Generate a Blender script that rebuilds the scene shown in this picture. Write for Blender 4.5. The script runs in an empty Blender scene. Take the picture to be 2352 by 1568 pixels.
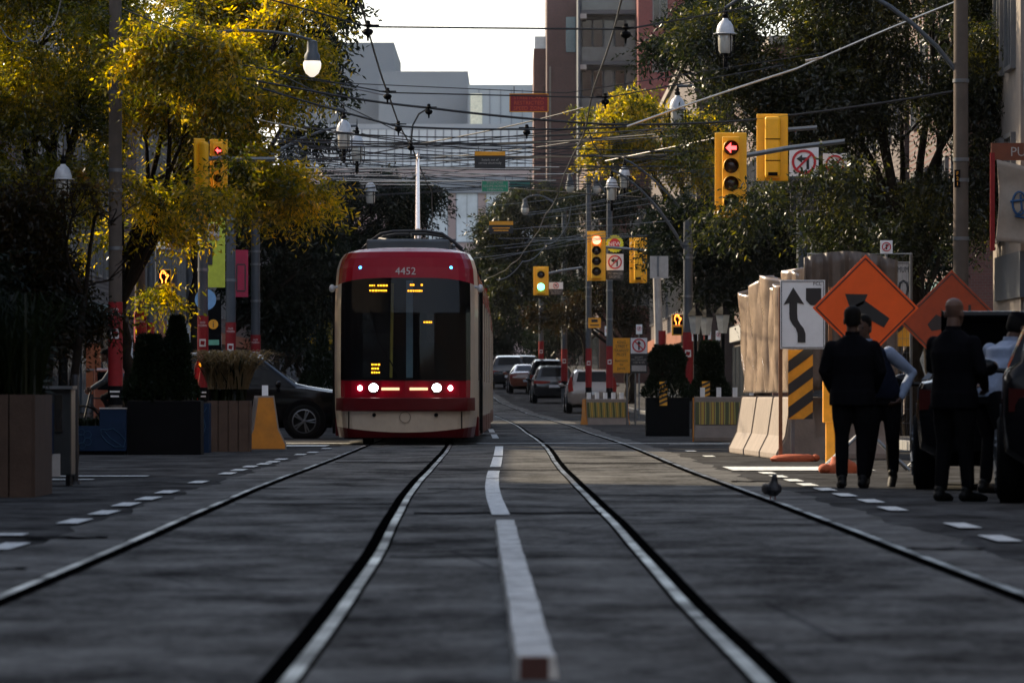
import bpy, math, random
import numpy as np
from mathutils import Vector, Matrix
R = random.Random(7)
C = bpy.context.scene.collection
PI = math.pi
F, CX, HY, CH = 12600.0, 1176.0, 911.0, 0.86
SC = bpy.context.scene

def pw(x, y, d):
    return (x-CX)*d/F, d, CH-(y-HY)*d/F
def interp(t, tab):
    if t <= tab[0][0]: return tab[0][1]
    for (a, u), (b, v) in zip(tab, tab[1:]):
        if t <= b: return u+(v-u)*(t-a)/(b-a)
    (a, u), (b, v) = tab[-2], tab[-1]
    return v+(v-u)*(t-b)/(b-a)
GZ = [(-400,0),(130,0),(150,.05),(185,.1),(215,.2),(255,.58),(272,.95),(295,1.4),(400,2.9),(700,6)]
CLN = [(-300,.35),(0,.12),(16,.06),(30,0),(43,-.1),(54,-.16),(68,-.2),(87,-.2),(100,-.28),(125,-.42),(150,-.6),(185,-1.05),(217,-1.7),(255,-2.8),(293,-4),(350,-6),(450,-10),(700,-20)]
def gz(d): return interp(d, GZ)
def cl(d): return interp(d, CLN)

# ---------------------------------------------------------------- materials
MATS = {}
def nt(m):
    m.use_nodes = True
    return m.node_tree.nodes, m.node_tree.links
def mat(name, col, rough=.6, metal=0., var=.18, scale=5., bump=0., emit=0., ecol=None, spec=.5, coat=0., rvar=.12):
    if name in MATS: return MATS[name]
    m = bpy.data.materials.new(name); MATS[name] = m
    n, l = nt(m); p = n['Principled BSDF']
    tc = n.new('ShaderNodeTexCoord'); nz = n.new('ShaderNodeTexNoise')
    nz.inputs['Scale'].default_value = scale; nz.inputs['Detail'].default_value = 5
    nz.inputs['Roughness'].default_value = .65
    l.new(tc.outputs['Object'], nz.inputs['Vector'])
    mr = n.new('ShaderNodeMapRange'); mr.inputs[1].default_value = .3; mr.inputs[2].default_value = .7
    l.new(nz.outputs['Fac'], mr.inputs[0])
    mx = n.new('ShaderNodeMix'); mx.data_type = 'RGBA'
    mx.inputs[6].default_value = tuple(max(0, c*(1-var)) for c in col)+(1,)
    mx.inputs[7].default_value = tuple(min(1, c*(1+var)) for c in col)+(1,)
    l.new(mr.outputs[0], mx.inputs[0]); l.new(mx.outputs[2], p.inputs['Base Color'])
    mr2 = n.new('ShaderNodeMapRange'); mr2.inputs[3].default_value = max(.02, rough-rvar*rough); mr2.inputs[4].default_value = min(1, rough+rvar*rough)
    l.new(nz.outputs['Fac'], mr2.inputs[0]); l.new(mr2.outputs[0], p.inputs['Roughness'])
    p.inputs['Metallic'].default_value = metal
    p.inputs['Specular IOR Level'].default_value = spec
    p.inputs['Coat Weight'].default_value = coat
    if bump:
        b = n.new('ShaderNodeBump'); b.inputs['Strength'].default_value = bump; b.inputs['Distance'].default_value = .02
        n2 = n.new('ShaderNodeTexNoise'); n2.inputs['Scale'].default_value = scale*9; n2.inputs['Detail'].default_value = 3
        l.new(tc.outputs['Object'], n2.inputs['Vector']); l.new(n2.outputs['Fac'], b.inputs['Height']); l.new(b.outputs['Normal'], p.inputs['Normal'])
    if emit:
        p.inputs['Emission Color'].default_value = tuple(ecol or col)+(1,)
        p.inputs['Emission Strength'].default_value = emit
    return m

def glass(name, col, rough=.06, spec=.9):
    return mat(name, col, rough, 0, .3, .6, spec=spec, rvar=.3)

def leafmat(name, cols, trans=.45, gloss=.02, tv=2.0):
    m = bpy.data.materials.new(name); MATS[name] = m
    n, l = nt(m); n.remove(n['Principled BSDF']); out = n['Material Output']
    g = n.new('ShaderNodeNewGeometry'); tc = n.new('ShaderNodeTexCoord')
    nz = n.new('ShaderNodeTexNoise'); nz.inputs['Scale'].default_value = .8; nz.inputs['Detail'].default_value = 2
    l.new(tc.outputs['Object'], nz.inputs['Vector'])
    ad = n.new('ShaderNodeMath'); ad.operation = 'MULTIPLY_ADD'; ad.inputs[1].default_value = .55
    mm = n.new('ShaderNodeMapRange'); mm.inputs[1].default_value = .35; mm.inputs[2].default_value = .65; mm.inputs[4].default_value = .45
    l.new(nz.outputs['Fac'], mm.inputs[0])
    l.new(g.outputs['Random Per Island'], ad.inputs[0]); l.new(mm.outputs[0], ad.inputs[2])
    cr = n.new('ShaderNodeValToRGB')
    e = cr.color_ramp.elements
    e[0].position = 0; e[0].color = cols[0]+(1,); e[1].position = 1; e[1].color = cols[-1]+(1,)
    for i, c in enumerate(cols[1:-1]):
        x = e.new((i+1)/(len(cols)-1)); x.color = c+(1,)
    l.new(ad.outputs[0], cr.inputs[0])
    d = n.new('ShaderNodeBsdfDiffuse'); t = n.new('ShaderNodeBsdfTranslucent'); gl = n.new('ShaderNodeBsdfGlossy'); gl.inputs['Roughness'].default_value = .3
    l.new(cr.outputs[0], d.inputs[0])
    hs = n.new('ShaderNodeHueSaturation'); hs.inputs['Value'].default_value = tv; hs.inputs['Saturation'].default_value = 1.15
    l.new(cr.outputs[0], hs.inputs['Color']); l.new(hs.outputs[0], t.inputs[0])
    a = n.new('ShaderNodeMixShader'); a.inputs[0].default_value = trans; l.new(d.outputs[0], a.inputs[1]); l.new(t.outputs[0], a.inputs[2])
    b = n.new('ShaderNodeMixShader'); b.inputs[0].default_value = gloss; l.new(a.outputs[0], b.inputs[1]); l.new(gl.outputs[0], b.inputs[2])
    l.new(b.outputs[0], out.inputs[0])
    return m

# ---------------------------------------------------------------- mesh builder
def frame(t):
    t = t.normalized(); u = Vector((0, 0, 1)) if abs(t.z) < .9 else Vector((0, 1, 0))
    a = t.cross(u).normalized(); return a, t.cross(a).normalized()
class MB:
    def __init__(s): s.v = []; s.f = []; s.m = []; s.mi = 0
    def add(s, vs, fs):
        b = len(s.v); s.v += [tuple(p) for p in vs]; s.f += [tuple(i+b for i in f) for f in fs]; s.m += [s.mi]*len(fs); return s
    def box(s, c, sz, rz=0, rx=0, ry=0):
        M = Matrix.Rotation(rz, 3, 'Z') @ Matrix.Rotation(ry, 3, 'Y') @ Matrix.Rotation(rx, 3, 'X')
        vs = [Vector(c)+M @ Vector((sx*sz[0]/2, sy*sz[1]/2, sz_*sz[2]/2)) for sx in (-1, 1) for sy in (-1, 1) for sz_ in (-1, 1)]
        return s.add(vs, [(0,1,3,2),(4,6,7,5),(0,4,5,1),(2,3,7,6),(0,2,6,4),(1,5,7,3)])
    def prism(s, poly, y0, y1):            # poly in (x, z), extruded along y
        n = len(poly)
        vs = [(x, y0, z) for x, z in poly]+[(x, y1, z) for x, z in poly]
        return s.add(vs, [tuple(range(n)), tuple(range(2*n-1, n-1, -1))]+[(i, i+n, (i+1) % n+n, (i+1) % n) for i in range(n)])
    def prismx(s, poly, x0, x1):           # poly in (y, z), extruded along x
        n = len(poly)
        vs = [(x0, y, z) for y, z in poly]+[(x1, y, z) for y, z in poly]
        return s.add(vs, [tuple(range(n)), tuple(range(2*n-1, n-1, -1))]+[(i, (i+1) % n, (i+1) % n+n, i+n) for i in range(n)])
    def tube(s, pts, r, n=8, cap=True):
        pts = [Vector(p) for p in pts]; rs = r if isinstance(r, (list, tuple)) else [r]*len(pts)
        vs = []; fs = []
        t0 = pts[1]-pts[0]; a, b = frame(t0)
        for i, p in enumerate(pts):
            t = (pts[min(i+1, len(pts)-1)]-pts[max(i-1, 0)]).normalized()
            a = (a-t*a.dot(t)).normalized(); b = t.cross(a)
            for k in range(n):
                q = 2*PI*k/n; vs.append(p+(a*math.cos(q)+b*math.sin(q))*rs[i])
        for i in range(len(pts)-1):
            for k in range(n):
                fs.append((i*n+k, i*n+(k+1) % n, (i+1)*n+(k+1) % n, (i+1)*n+k))
        if cap: fs.append(tuple(range(n-1, -1, -1))); fs.append(tuple(range((len(pts)-1)*n, len(pts)*n)))
        return s.add(vs, fs)
    def lathe(s, prof, c=(0, 0, 0), n=16, M=None):
        vs = []; fs = []; c = Vector(c)
        for r, z in prof:
            for k in range(n):
                q = 2*PI*k/n; p = Vector((r*math.cos(q), r*math.sin(q), z))
                vs.append(c+(M @ p if M else p))
        m = len(prof)
        for i in range(m-1):
            for k in range(n):
                fs.append((i*n+k, i*n+(k+1) % n, (i+1)*n+(k+1) % n, (i+1)*n+k))
        fs.append(tuple(range(n-1, -1, -1))); fs.append(tuple(range((m-1)*n, m*n)))
        return s.add(vs, fs)
    def ball(s, c, r, n=12, m=8):
        r = (r, r, r) if not isinstance(r, (tuple, list)) else r
        vs = []; fs = []
        for i in range(m+1):
            th = PI*(i+.02)/(m+.04)
            for k in range(n):
                q = 2*PI*k/n
                vs.append((c[0]+r[0]*math.sin(th)*math.cos(q), c[1]+r[1]*math.sin(th)*math.sin(q), c[2]+r[2]*math.cos(th)))
        for i in range(m):
            for k in range(n): fs.append((i*n+k, (i+1)*n+k, (i+1)*n+(k+1) % n, i*n+(k+1) % n))
        fs.append(tuple(range(n))); fs.append(tuple(range((m+1)*n-1, m*n-1, -1)))
        return s.add(vs, fs)
    def rings(s, rg, n=16):                # horizontal ellipses (x, y, z, rx, ry)
        vs = []; fs = []
        for x, y, z, a, b in rg:
            for k in range(n):
                q = 2*PI*k/n; vs.append((x+a*math.cos(q), y+b*math.sin(q), z))
        for i in range(len(rg)-1):
            for k in range(n): fs.append((i*n+k, i*n+(k+1) % n, (i+1)*n+(k+1) % n, (i+1)*n+k))
        fs.append(tuple(range(n-1, -1, -1))); fs.append(tuple(range((len(rg)-1)*n, len(rg)*n)))
        return s.add(vs, fs)
    def limb(s, pts, n=10):                # [(p, r)] tapered, round-ended
        s.tube([p for p, r in pts], [r for p, r in pts], n)
        for p, r in pts: s.ball(p, r*1.0, n, 6)
        return s
    def disc(s, c, r, y=0, n=24, th=.004, ri=0):
        if ri:
            vs = []; fs = []
            for yy in (y, y+th):
                for rr in (r, ri):
                    for k in range(n): vs.append((c[0]+rr*math.cos(2*PI*k/n), yy, c[1]+rr*math.sin(2*PI*k/n)))
            for k in range(n):
                j = (k+1) % n
                fs += [(k, j, n+j, n+k), (2*n+j, 2*n+k, 3*n+k, 3*n+j), (k, 2*n+k, 2*n+j, j), (n+j, 3*n+j, 3*n+k, n+k)]
            return s.add(vs, fs)
        return s.prism([(c[0]+r*math.cos(2*PI*k/n), c[1]+r*math.sin(2*PI*k/n)) for k in range(n)], y, y+th)
    def text(s, body, c, h, y=0, maxw=None, th=.003):   # lettering facing -Y, centred on (x, z)=c, cap height h
        cu = bpy.data.curves.new('lettering', 'FONT'); cu.body = body; cu.size = 1; cu.align_x = 'CENTER'; cu.resolution_u = 2
        cu.space_line = 1.0
        o = bpy.data.objects.new('lettering', cu); me = o.to_mesh()
        vs = [v.co.copy() for v in me.vertices]; fs = [tuple(p.vertices) for p in me.polygons]
        o.to_mesh_clear(); bpy.data.objects.remove(o); bpy.data.curves.remove(cu)
        if not vs: return s
        x0 = min(v.x for v in vs); x1 = max(v.x for v in vs); z0 = min(v.y for v in vs); z1 = max(v.y for v in vs)
        k = h/.7; kx = k
        if body.count('\n'): k = h/(z1-z0); kx = k
        if maxw and (x1-x0)*kx > maxw: kx = maxw/(x1-x0)
        s.add([(c[0]+(v.x-(x0+x1)/2)*kx, y, c[1]+(v.y-(z0+z1)/2)*k) for v in vs], fs); return s
    def build(s, name, mats, parent=None, smooth=None, bev=0, loc=None):
        me = bpy.data.meshes.new(name); me.from_pydata(s.v, [], s.f)
        mats = mats if isinstance(mats, (list, tuple)) else [mats]
        for m in mats: me.materials.append(m)
        if len(mats) > 1: me.polygons.foreach_set('material_index', s.m)
        if smooth is not None:
            me.polygons.foreach_set('use_smooth', [True]*len(me.polygons)); me.set_sharp_from_angle(angle=math.radians(smooth))
        me.update(); o = bpy.data.objects.new(name, me); C.objects.link(o)
        if parent: o.parent = parent
        if loc: o.location = loc
        if bev:
            b = o.modifiers.new('bevel', 'BEVEL'); b.width = bev; b.segments = 2; b.limit_method = 'ANGLE'
        return o

def tag(o, label=None, cat=None, group=None, kind=None):
    if label:
        k = len(label.split()); assert 4 <= k <= 16, label
        o['label'] = label
    if cat: o['category'] = cat
    if group: o['group'] = group
    if kind: o['kind'] = kind
    return o
def thing(name, label, cat, loc=(0, 0, 0), rz=0, group=None):
    o = bpy.data.objects.new(name, None); C.objects.link(o); o.location = loc; o.rotation_euler = (0, 0, rz); o.empty_display_size = .2
    return tag(o, label, cat, group)
def kids(o): return [c for c in o.children]
def dup(root, loc, rz=None, label=None, group=None, scale=None):
    r = root.copy(); C.objects.link(r); r.location = loc
    if rz is not None: r.rotation_euler = (0, 0, rz)
    if scale: r.scale = (scale,)*3 if not isinstance(scale, (tuple, list)) else scale
    if label: tag(r, label)
    if group: r['group'] = group
    for ch in list(root.children):
        c = ch.copy(); C.objects.link(c); c.parent = r
        for g in list(ch.children):
            d = g.copy(); C.objects.link(d); d.parent = c
    return r
def struct(name, mb, m, **k):
    return tag(mb.build(name, m, **k), kind='structure')

# palette
BLACK = mat('black_paint', (.0035,.0035,.004), .7, spec=.06)
DARK = mat('dark_metal', (.02,.02,.022), .5, .3, spec=.3)
RUBBER = mat('tyre_rubber', (.008,.008,.008), .9, spec=.1)
STEEL = mat('galvanised_steel', (.14,.15,.16), .45, .7)
POLEG = mat('grey_pole_paint', (.06,.068,.078), .5, .2, scale=2, spec=.3)
CONCP = mat('concrete_pole', (.085,.068,.056), .85, scale=3, bump=.2, spec=.15)
WHITE = mat('white_sheeting', (.74,.75,.76), .45, var=.06)
OFFW = mat('dirty_white', (.34,.32,.3), .6, var=.2)
YEL = mat('signal_yellow', (.88,.43,.008), .45, var=.08)
ORANGE = mat('orange_sheeting', (.85,.1,.004), .45, var=.07)
ORBLK = mat('sign_black', (.014,.014,.015), .5)
REDSIGN = mat('sign_red', (.5,.02,.03), .45)
REDWRAP = mat('red_pole_wrap', (.2,.012,.014), .6, spec=.2)
AMBERS = mat('amber_sheeting', (.72,.3,.01), .5)
GREENS = mat('green_sheeting', (.01,.22,.11), .5)
TEAK = mat('weathered_boards', (.075,.05,.038), .9, scale=4, bump=.3, spec=.1)
BLUEP = mat('blue_painted_planter', (.009,.02,.045), .8, spec=.1)
LINEB = mat('pale_blue_paint', (.025,.06,.1), .8, spec=.1)
BARK = mat('bark', (.018,.014,.011), .95, scale=8, bump=.5, spec=.05)
GLASSD = glass('dark_window_glass', (.012,.014,.016))
GLASSF = glass('facade_glass', (.05,.06,.07), .1)
LAMPG = mat('lamp_globe_glass', (.38,.37,.33), .12, spec=.8)
LAMPW = mat('lamp_hood_white', (.4,.41,.43), .3, spec=.6)
CHROME = mat('chrome', (.6,.6,.6), .15, 1)
# ---------------------------------------------------------------- world, sun, camera
w = bpy.data.worlds.new("World"); SC.world = w; w.use_nodes = True
SUN_AZ, SUN_EL = math.radians(-52), math.radians(29)     # azimuth measured from the street's far end, negative to the left
sk = w.node_tree.nodes.new('ShaderNodeTexSky'); sk.sky_type = 'NISHITA'; sk.sun_disc = False
sk.sun_elevation = SUN_EL; sk.sun_rotation = SUN_AZ; sk.dust_density = 2.5; sk.air_density = 1.0
bg = w.node_tree.nodes['Background']; bg.inputs[1].default_value = .12
wn, wl = w.node_tree.nodes, w.node_tree.links
# a bank of bright hazy cloud low over the far end of the street, added to the clear sky
wc = wn.new('ShaderNodeTexCoord'); wd = wn.new('ShaderNodeVectorMath'); wd.operation = 'DOT_PRODUCT'; wd.inputs[1].default_value = (-.08, .99, .1)
wl.new(wc.outputs['Generated'], wd.inputs[0]); wp = wn.new('ShaderNodeMath'); wp.operation = 'POWER'; wp.use_clamp = False; wp.inputs[1].default_value = 30
wx = wn.new('ShaderNodeMath'); wx.operation = 'MAXIMUM'; wx.inputs[1].default_value = 0; wl.new(wd.outputs['Value'], wx.inputs[0]); wl.new(wx.outputs[0], wp.inputs[0])
wm = wn.new('ShaderNodeMix'); wm.data_type = 'RGBA'; wm.blend_type = 'ADD'; wm.inputs[0].default_value = 1; wv_ = wn.new('ShaderNodeVectorMath'); wv_.operation = 'SCALE'; wv_.inputs[0].default_value = (4.2, 4.2, 4.3)
wl.new(wp.outputs[0], wv_.inputs['Scale']); wl.new(sk.outputs[0], wm.inputs[6]); wl.new(wv_.outputs[0], wm.inputs[7])
# unseen bright cloud lobe, added behind the camera to light faces turned to it
w2 = wn.new('ShaderNodeVectorMath'); w2.operation = 'DOT_PRODUCT'; w2.inputs[1].default_value = (.1, -.8, .6); wl.new(wc.outputs['Generated'], w2.inputs[0])
w3 = wn.new('ShaderNodeMath'); w3.operation = 'MAXIMUM'; w3.inputs[1].default_value = 0; wl.new(w2.outputs['Value'], w3.inputs[0])
w4 = wn.new('ShaderNodeMath'); w4.operation = 'POWER'; w4.inputs[1].default_value = 5; wl.new(w3.outputs[0], w4.inputs[0])
w5 = wn.new('ShaderNodeVectorMath'); w5.operation = 'SCALE'; w5.inputs[0].default_value = (4.4, 4.4, 4.5); wl.new(w4.outputs[0], w5.inputs['Scale'])
w6 = wn.new('ShaderNodeMix'); w6.data_type = 'RGBA'; w6.blend_type = 'ADD'; w6.inputs[0].default_value = 1; wl.new(wm.outputs[2], w6.inputs[6]); wl.new(w5.outputs[0], w6.inputs[7]); wl.new(w6.outputs[2], bg.inputs[0])
sl = bpy.data.lights.new('sun', 'SUN'); sl.energy = 5; sl.angle = math.radians(.5); sl.color = (1, .82, .58)
so = bpy.data.objects.new('sun', sl); C.objects.link(so)
sv = Vector((math.sin(SUN_AZ)*math.cos(SUN_EL), math.cos(SUN_AZ)*math.cos(SUN_EL), math.sin(SUN_EL)))
so.rotation_euler = sv.to_track_quat('Z', 'Y').to_euler(); so.location = (0, 0, 60)
cam = bpy.data.cameras.new('camera'); co = bpy.data.objects.new('camera', cam); C.objects.link(co)
co.location = (0, 0, CH); co.rotation_euler = (PI/2, 0, 0)
cam.lens = 36*F/2352; cam.sensor_width = 36; cam.shift_y = (HY-784)/2352; cam.clip_end = 6000; cam.clip_start = .5
cam.dof.use_dof = True; cam.dof.focus_distance = 97; cam.dof.aperture_fstop = 7
SC.camera = co
SC.view_settings.view_transform = 'Standard'; SC.view_settings.look = 'None'; SC.view_settings.exposure = 0.85; SC.view_settings.gamma = 1
SC.render.engine = 'CYCLES'; SC.cycles.max_bounces = 6; SC.cycles.use_denoising = True
SC.cycles.transparent_max_bounces = 6; SC.cycles.sample_clamp_indirect = 6

# ---------------------------------------------------------------- ground and road
DS = [-300,-200,-120,-60,-30,-10,0,5,10]+[12+2*i for i in range(60)]+[135+5*i for i in range(35)]+[320+20*i for i in range(20)]
def strip(mb, f0, f1, dz, ds):
    b = len(mb.v); vs = []; fs = []
    for d in ds: vs += [(f0(d), d, gz(d)+dz), (f1(d), d, gz(d)+dz)]
    for i in range(len(ds)-1): fs.append((2*i, 2*i+1, 2*i+3, 2*i+2))
    mb.add(vs, fs)
def roadmat(name, dark, light, scale, rough, joints=0, sheen=.045, crack=True):
    m = bpy.data.materials.new(name); n, l = nt(m); p = n['Principled BSDF']
    tc = n.new('ShaderNodeTexCoord'); sp = n.new('ShaderNodeSeparateXYZ'); l.new(tc.outputs['Object'], sp.inputs[0])
    def noise(s, det, rgh=.6, sy=1.):
        mp = n.new('ShaderNodeMapping'); mp.inputs['Scale'].default_value = (1, sy, 1); l.new(tc.outputs['Object'], mp.inputs[0])
        z = n.new('ShaderNodeTexNoise'); z.inputs['Scale'].default_value = s; z.inputs['Detail'].default_value = det; z.inputs['Roughness'].default_value = rgh
        l.new(mp.outputs[0], z.inputs['Vector']); return z.outputs['Fac']
    def mth(op, a, b):
        x = n.new('ShaderNodeMath'); x.operation = op
        for i, q in enumerate((a, b)):
            if isinstance(q, (int, float)): x.inputs[i].default_value = q
            else: l.new(q, x.inputs[i])
        return x.outputs[0]
    big = noise(.45, 4, .7, .3); mid = noise(scale, 6, .75, .5); fine = noise(scale*16, 4, .75)
    t = mth('ADD', mth('MULTIPLY', big, .45), mth('MULTIPLY', mid, .68))
    t = mth('ADD', t, mth('MULTIPLY', mth('SUBTRACT', fine, .5), .75))
    mr = n.new('ShaderNodeMapRange'); mr.inputs[1].default_value = .42; mr.inputs[2].default_value = .74; l.new(t, mr.inputs[0])
    mx = n.new('ShaderNodeMix'); mx.data_type = 'RGBA'; mx.inputs[6].default_value = dark+(1,); mx.inputs[7].default_value = light+(1,)
    l.new(mr.outputs[0], mx.inputs[0]); col = mx.outputs[2]
    if joints:
        f = mth('FRACT', mth('DIVIDE', sp.outputs['Y'], joints), 0); k = mth('LESS_THAN', f, .012)
        wv = mth('MULTIPLY', k, .8)
        m2 = n.new('ShaderNodeMix'); m2.data_type = 'RGBA'; m2.inputs[7].default_value = (.008,.008,.009,1); l.new(col, m2.inputs[6]); l.new(wv, m2.inputs[0]); col = m2.outputs[2]
    if crack:
        vo = n.new('ShaderNodeTexVoronoi'); vo.feature = 'DISTANCE_TO_EDGE'; vo.inputs['Scale'].default_value = .35
        mp = n.new('ShaderNodeMapping'); l.new(tc.outputs['Object'], mp.inputs[0]); l.new(mp.outputs[0], vo.inputs['Vector'])
        k = mth('MULTIPLY', mth('LESS_THAN', vo.outputs['Distance'], .006), .6)
        m3 = n.new('ShaderNodeMix'); m3.data_type = 'RGBA'; m3.inputs[7].default_value = (.01,.01,.011,1); l.new(col, m3.inputs[6]); l.new(k, m3.inputs[0]); col = m3.outputs[2]
    pass
    r = n.new('ShaderNodeMapRange'); r.inputs[1].default_value = .35; r.inputs[2].default_value = .7; r.inputs[3].default_value = rough+.2; r.inputs[4].default_value = rough-.1; l.new(mid, r.inputs[0]); pass
    b = n.new('ShaderNodeBump'); b.inputs['Strength'].default_value = .35; b.inputs['Distance'].default_value = .012
    l.new(mth('ADD', fine, mth('MULTIPLY', mid, .7)), b.inputs['Height']); df = n.new('ShaderNodeBsdfDiffuse'); l.new(col, df.inputs[0]); l.new(b.outputs[0], df.inputs['Normal'])
    gl = n.new('ShaderNodeBsdfGlossy'); l.new(r.outputs[0], gl.inputs['Roughness']); l.new(b.outputs[0], gl.inputs['Normal'])
    gf = n.new('ShaderNodeMapRange'); gf.inputs[1].default_value = .35; gf.inputs[2].default_value = .75; gf.inputs[3].default_value = sheen*.25; gf.inputs[4].default_value = sheen*2; l.new(mid, gf.inputs[0])
    ms = n.new('ShaderNodeMixShader'); l.new(gf.outputs[0], ms.inputs[0]); l.new(df.outputs[0], ms.inputs[1]); l.new(gl.outputs[0], ms.inputs[2])
    n.remove(p); l.new(ms.outputs[0], n['Material Output'].inputs[0])
    return m
ASPH = roadmat('worn_asphalt', (.009,.009,.0088), (.042,.041,.039), 1.3, .62)
SLAB = roadmat('track_concrete', (.011,.011,.0105), (.15,.146,.134), 1.1, .55, joints=5.3)
SLABE = roadmat('track_edge_concrete', (.05,.049,.046), (.14,.137,.128), 1.4, .55, joints=3.1)
PAVE = roadmat('pavement_concrete', (.03,.03,.031), (.065,.065,.066), .9, .7, joints=1.5)
DIRT = roadmat('city_ground', (.04,.04,.04), (.07,.07,.068), .3, .8)

g = MB(); vs = []; fs = []
gd = [-400,0,130,150,185,215,255,272,295,400,700,4000]
for d in gd: vs += [(-2500, d, gz(min(d, 700))-.09), (2500, d, gz(min(d, 700))-.09)]
for i in range(len(gd)-1): fs.append((2*i, 2*i+1, 2*i+3, 2*i+2))
g.add(vs, fs); struct('ground', g, DIRT)
r = MB(); strip(r, lambda d: cl(d)-6.65, lambda d: cl(d)+6.65, 0, DS); struct('road', r, ASPH)
r = MB()
for a, b in ((-90, -6.65), (6.65, 90)):
    for y0, y1 in ((106.5, 121.5), (176, 190)): strip(r, lambda d: cl(d)+a, lambda d: cl(d)+b, -.004, [y0, y1])
struct('cross_street', r, ASPH)
LT = [(0,-1.41),(16.5,-1.41),(23,-1.43),(30,-1.47),(36,-1.54),(43,-1.60),(54,-1.68),(68,-1.71),(87,-1.76),(97,-1.86),(130,-1.9)]
RT = [(0,1.52),(16.5,1.5),(23,1.45),(30,1.44),(37,1.44),(45,1.40),(53,1.36),(65,1.31),(87,1.32),(100,1.30),(125,1.12),(150,.91)]
def wob(d, ph): return .004*math.sin(d*.21+ph)+.002*math.sin(d*.6+2*ph) if d < 130 else 0
def smooth(f, d):
    h = min(10, .13*abs(d)+.5); return sum(f(d+h*q)*w_ for q, w_ in ((-1, 1), (-.5, 2), (0, 3), (.5, 2), (1, 1)))/9
def lt(d): return smooth(lambda e: interp(e, LT) if e < 130 else cl(e)-1.46, d)
def rt(d): return smooth(lambda e: interp(e, RT) if e < 150 else cl(e)+1.51, d)
DF = [-60,0,8]+[10+1.0*i for i in range(90)]+[101+3*i for i in range(70)]+[320+20*i for i in range(15)]
def sw(d): return 2.68+.05*math.sin(d*.9)+.04*math.sin(d*2.3)
sm = MB(); strip(sm, lambda d: lt(d)-.70, lambda d: rt(d)+.70, .004, DF); struct('track_slab', sm, SLAB)
sm = MB()
strip(sm, lambda d: cl(d)-sw(d)-.1, lambda d: lt(d)-.70, .005, DF); strip(sm, lambda d: rt(d)+.70, lambda d: cl(d)+sw(d+3)-.02, .005, DF)
struct('track_slab_edge', sm, SLABE)
RAIL = mat('worn_rail_steel', (.15,.155,.155), .45, .85, var=.75, scale=.8)
n_, l_ = nt(RAIL); n_.remove(n_['Principled BSDF']); d_ = n_.new('ShaderNodeBsdfDiffuse'); d_.inputs[0].default_value = (.035,.03,.027,1)
q_ = n_.new('ShaderNodeBsdfGlossy'); q_.inputs['Roughness'].default_value = .32; c_ = n_.new('ShaderNodeTexCoord'); z_ = n_.new('ShaderNodeTexNoise'); z_.inputs['Scale'].default_value = .55; z_.inputs['Detail'].default_value = 6; z_.inputs['Roughness'].default_value = .7; l_.new(c_.outputs['Object'], z_.inputs['Vector'])
k_ = n_.new('ShaderNodeValToRGB'); k_.color_ramp.elements[0].position = .36; k_.color_ramp.elements[0].color = (.04,.042,.045,1); k_.color_ramp.elements[1].position = .7; k_.color_ramp.elements[1].color = (.42,.44,.44,1); l_.new(z_.outputs['Fac'], k_.inputs[0]); l_.new(k_.outputs[0], q_.inputs[0])
x_ = n_.new('ShaderNodeAddShader'); l_.new(d_.outputs[0], x_.inputs[0]); l_.new(q_.outputs[0], x_.inputs[1]); l_.new(x_.outputs[0], n_['Material Output'].inputs[0])
GROOVE = mat('rail_groove', (.002,.002,.0022), 1, spec=0)
gr = MB()
for f, s_, ph in ((lt, -1, 0), (lt, 1, 1), (rt, -1, 2.2), (rt, 1, 3.1)):
    rl = MB()
    o = .7475*s_
    e0, e1 = o-.024, o+.026
    strip(rl, lambda d: f(d)+wob(d, ph)+e0, lambda d: f(d)+wob(d, ph)+e1, .012, DF)
    struct('tram_rail', rl, RAIL)
    a, b = sorted((o-.024*s_, o-.095*s_)); strip(gr, lambda d: f(d)+wob(d, ph)+a, lambda d: f(d)+wob(d, ph)+b, .009, DF)
    a, b = sorted((o+.025*s_, o+.04*s_)); strip(gr, lambda d: f(d)+wob(d, ph)+a, lambda d: f(d)+wob(d, ph)+b, .009, DF)
struct('rail_groove', gr, GROOVE)
# kerbs and pavements (open at the cross streets)
pv = MB(); kb = MB()
KERB = mat('kerb_stone', (.2,.2,.195), .8, bump=.2)
for y0, y1 in ((-300, 106), (122, 175.5), (190.5, 690)):
    ds = [y0]+[d for d in DS if y0 < d < y1]+[y1]
    for sgn in (-1, 1):
        a, b = (6.65+.16, 60) if sgn > 0 else (-60, -6.65-.16)
        strip(pv, lambda d: cl(d)+a, lambda d: cl(d)+b, .14, ds)
        for d0, d1 in zip(ds, ds[1:]):
            x0, x1 = cl(d0)+sgn*6.658, cl(d1)+sgn*6.658
            vs = []
            for (d, x) in ((d0, x0), (d1, x1)): vs += [(x-.08, d, gz(d)-.02), (x+.08, d, gz(d)-.02), (x+.08, d, gz(d)+.146), (x-.08, d, gz(d)+.146)]
            kb.add(vs, [(0,1,2,3),(4,7,6,5),(3,2,6,7),(0,3,7,4),(1,5,6,2)])
struct('pavement', pv, PAVE); struct('kerb', kb, KERB)
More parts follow.
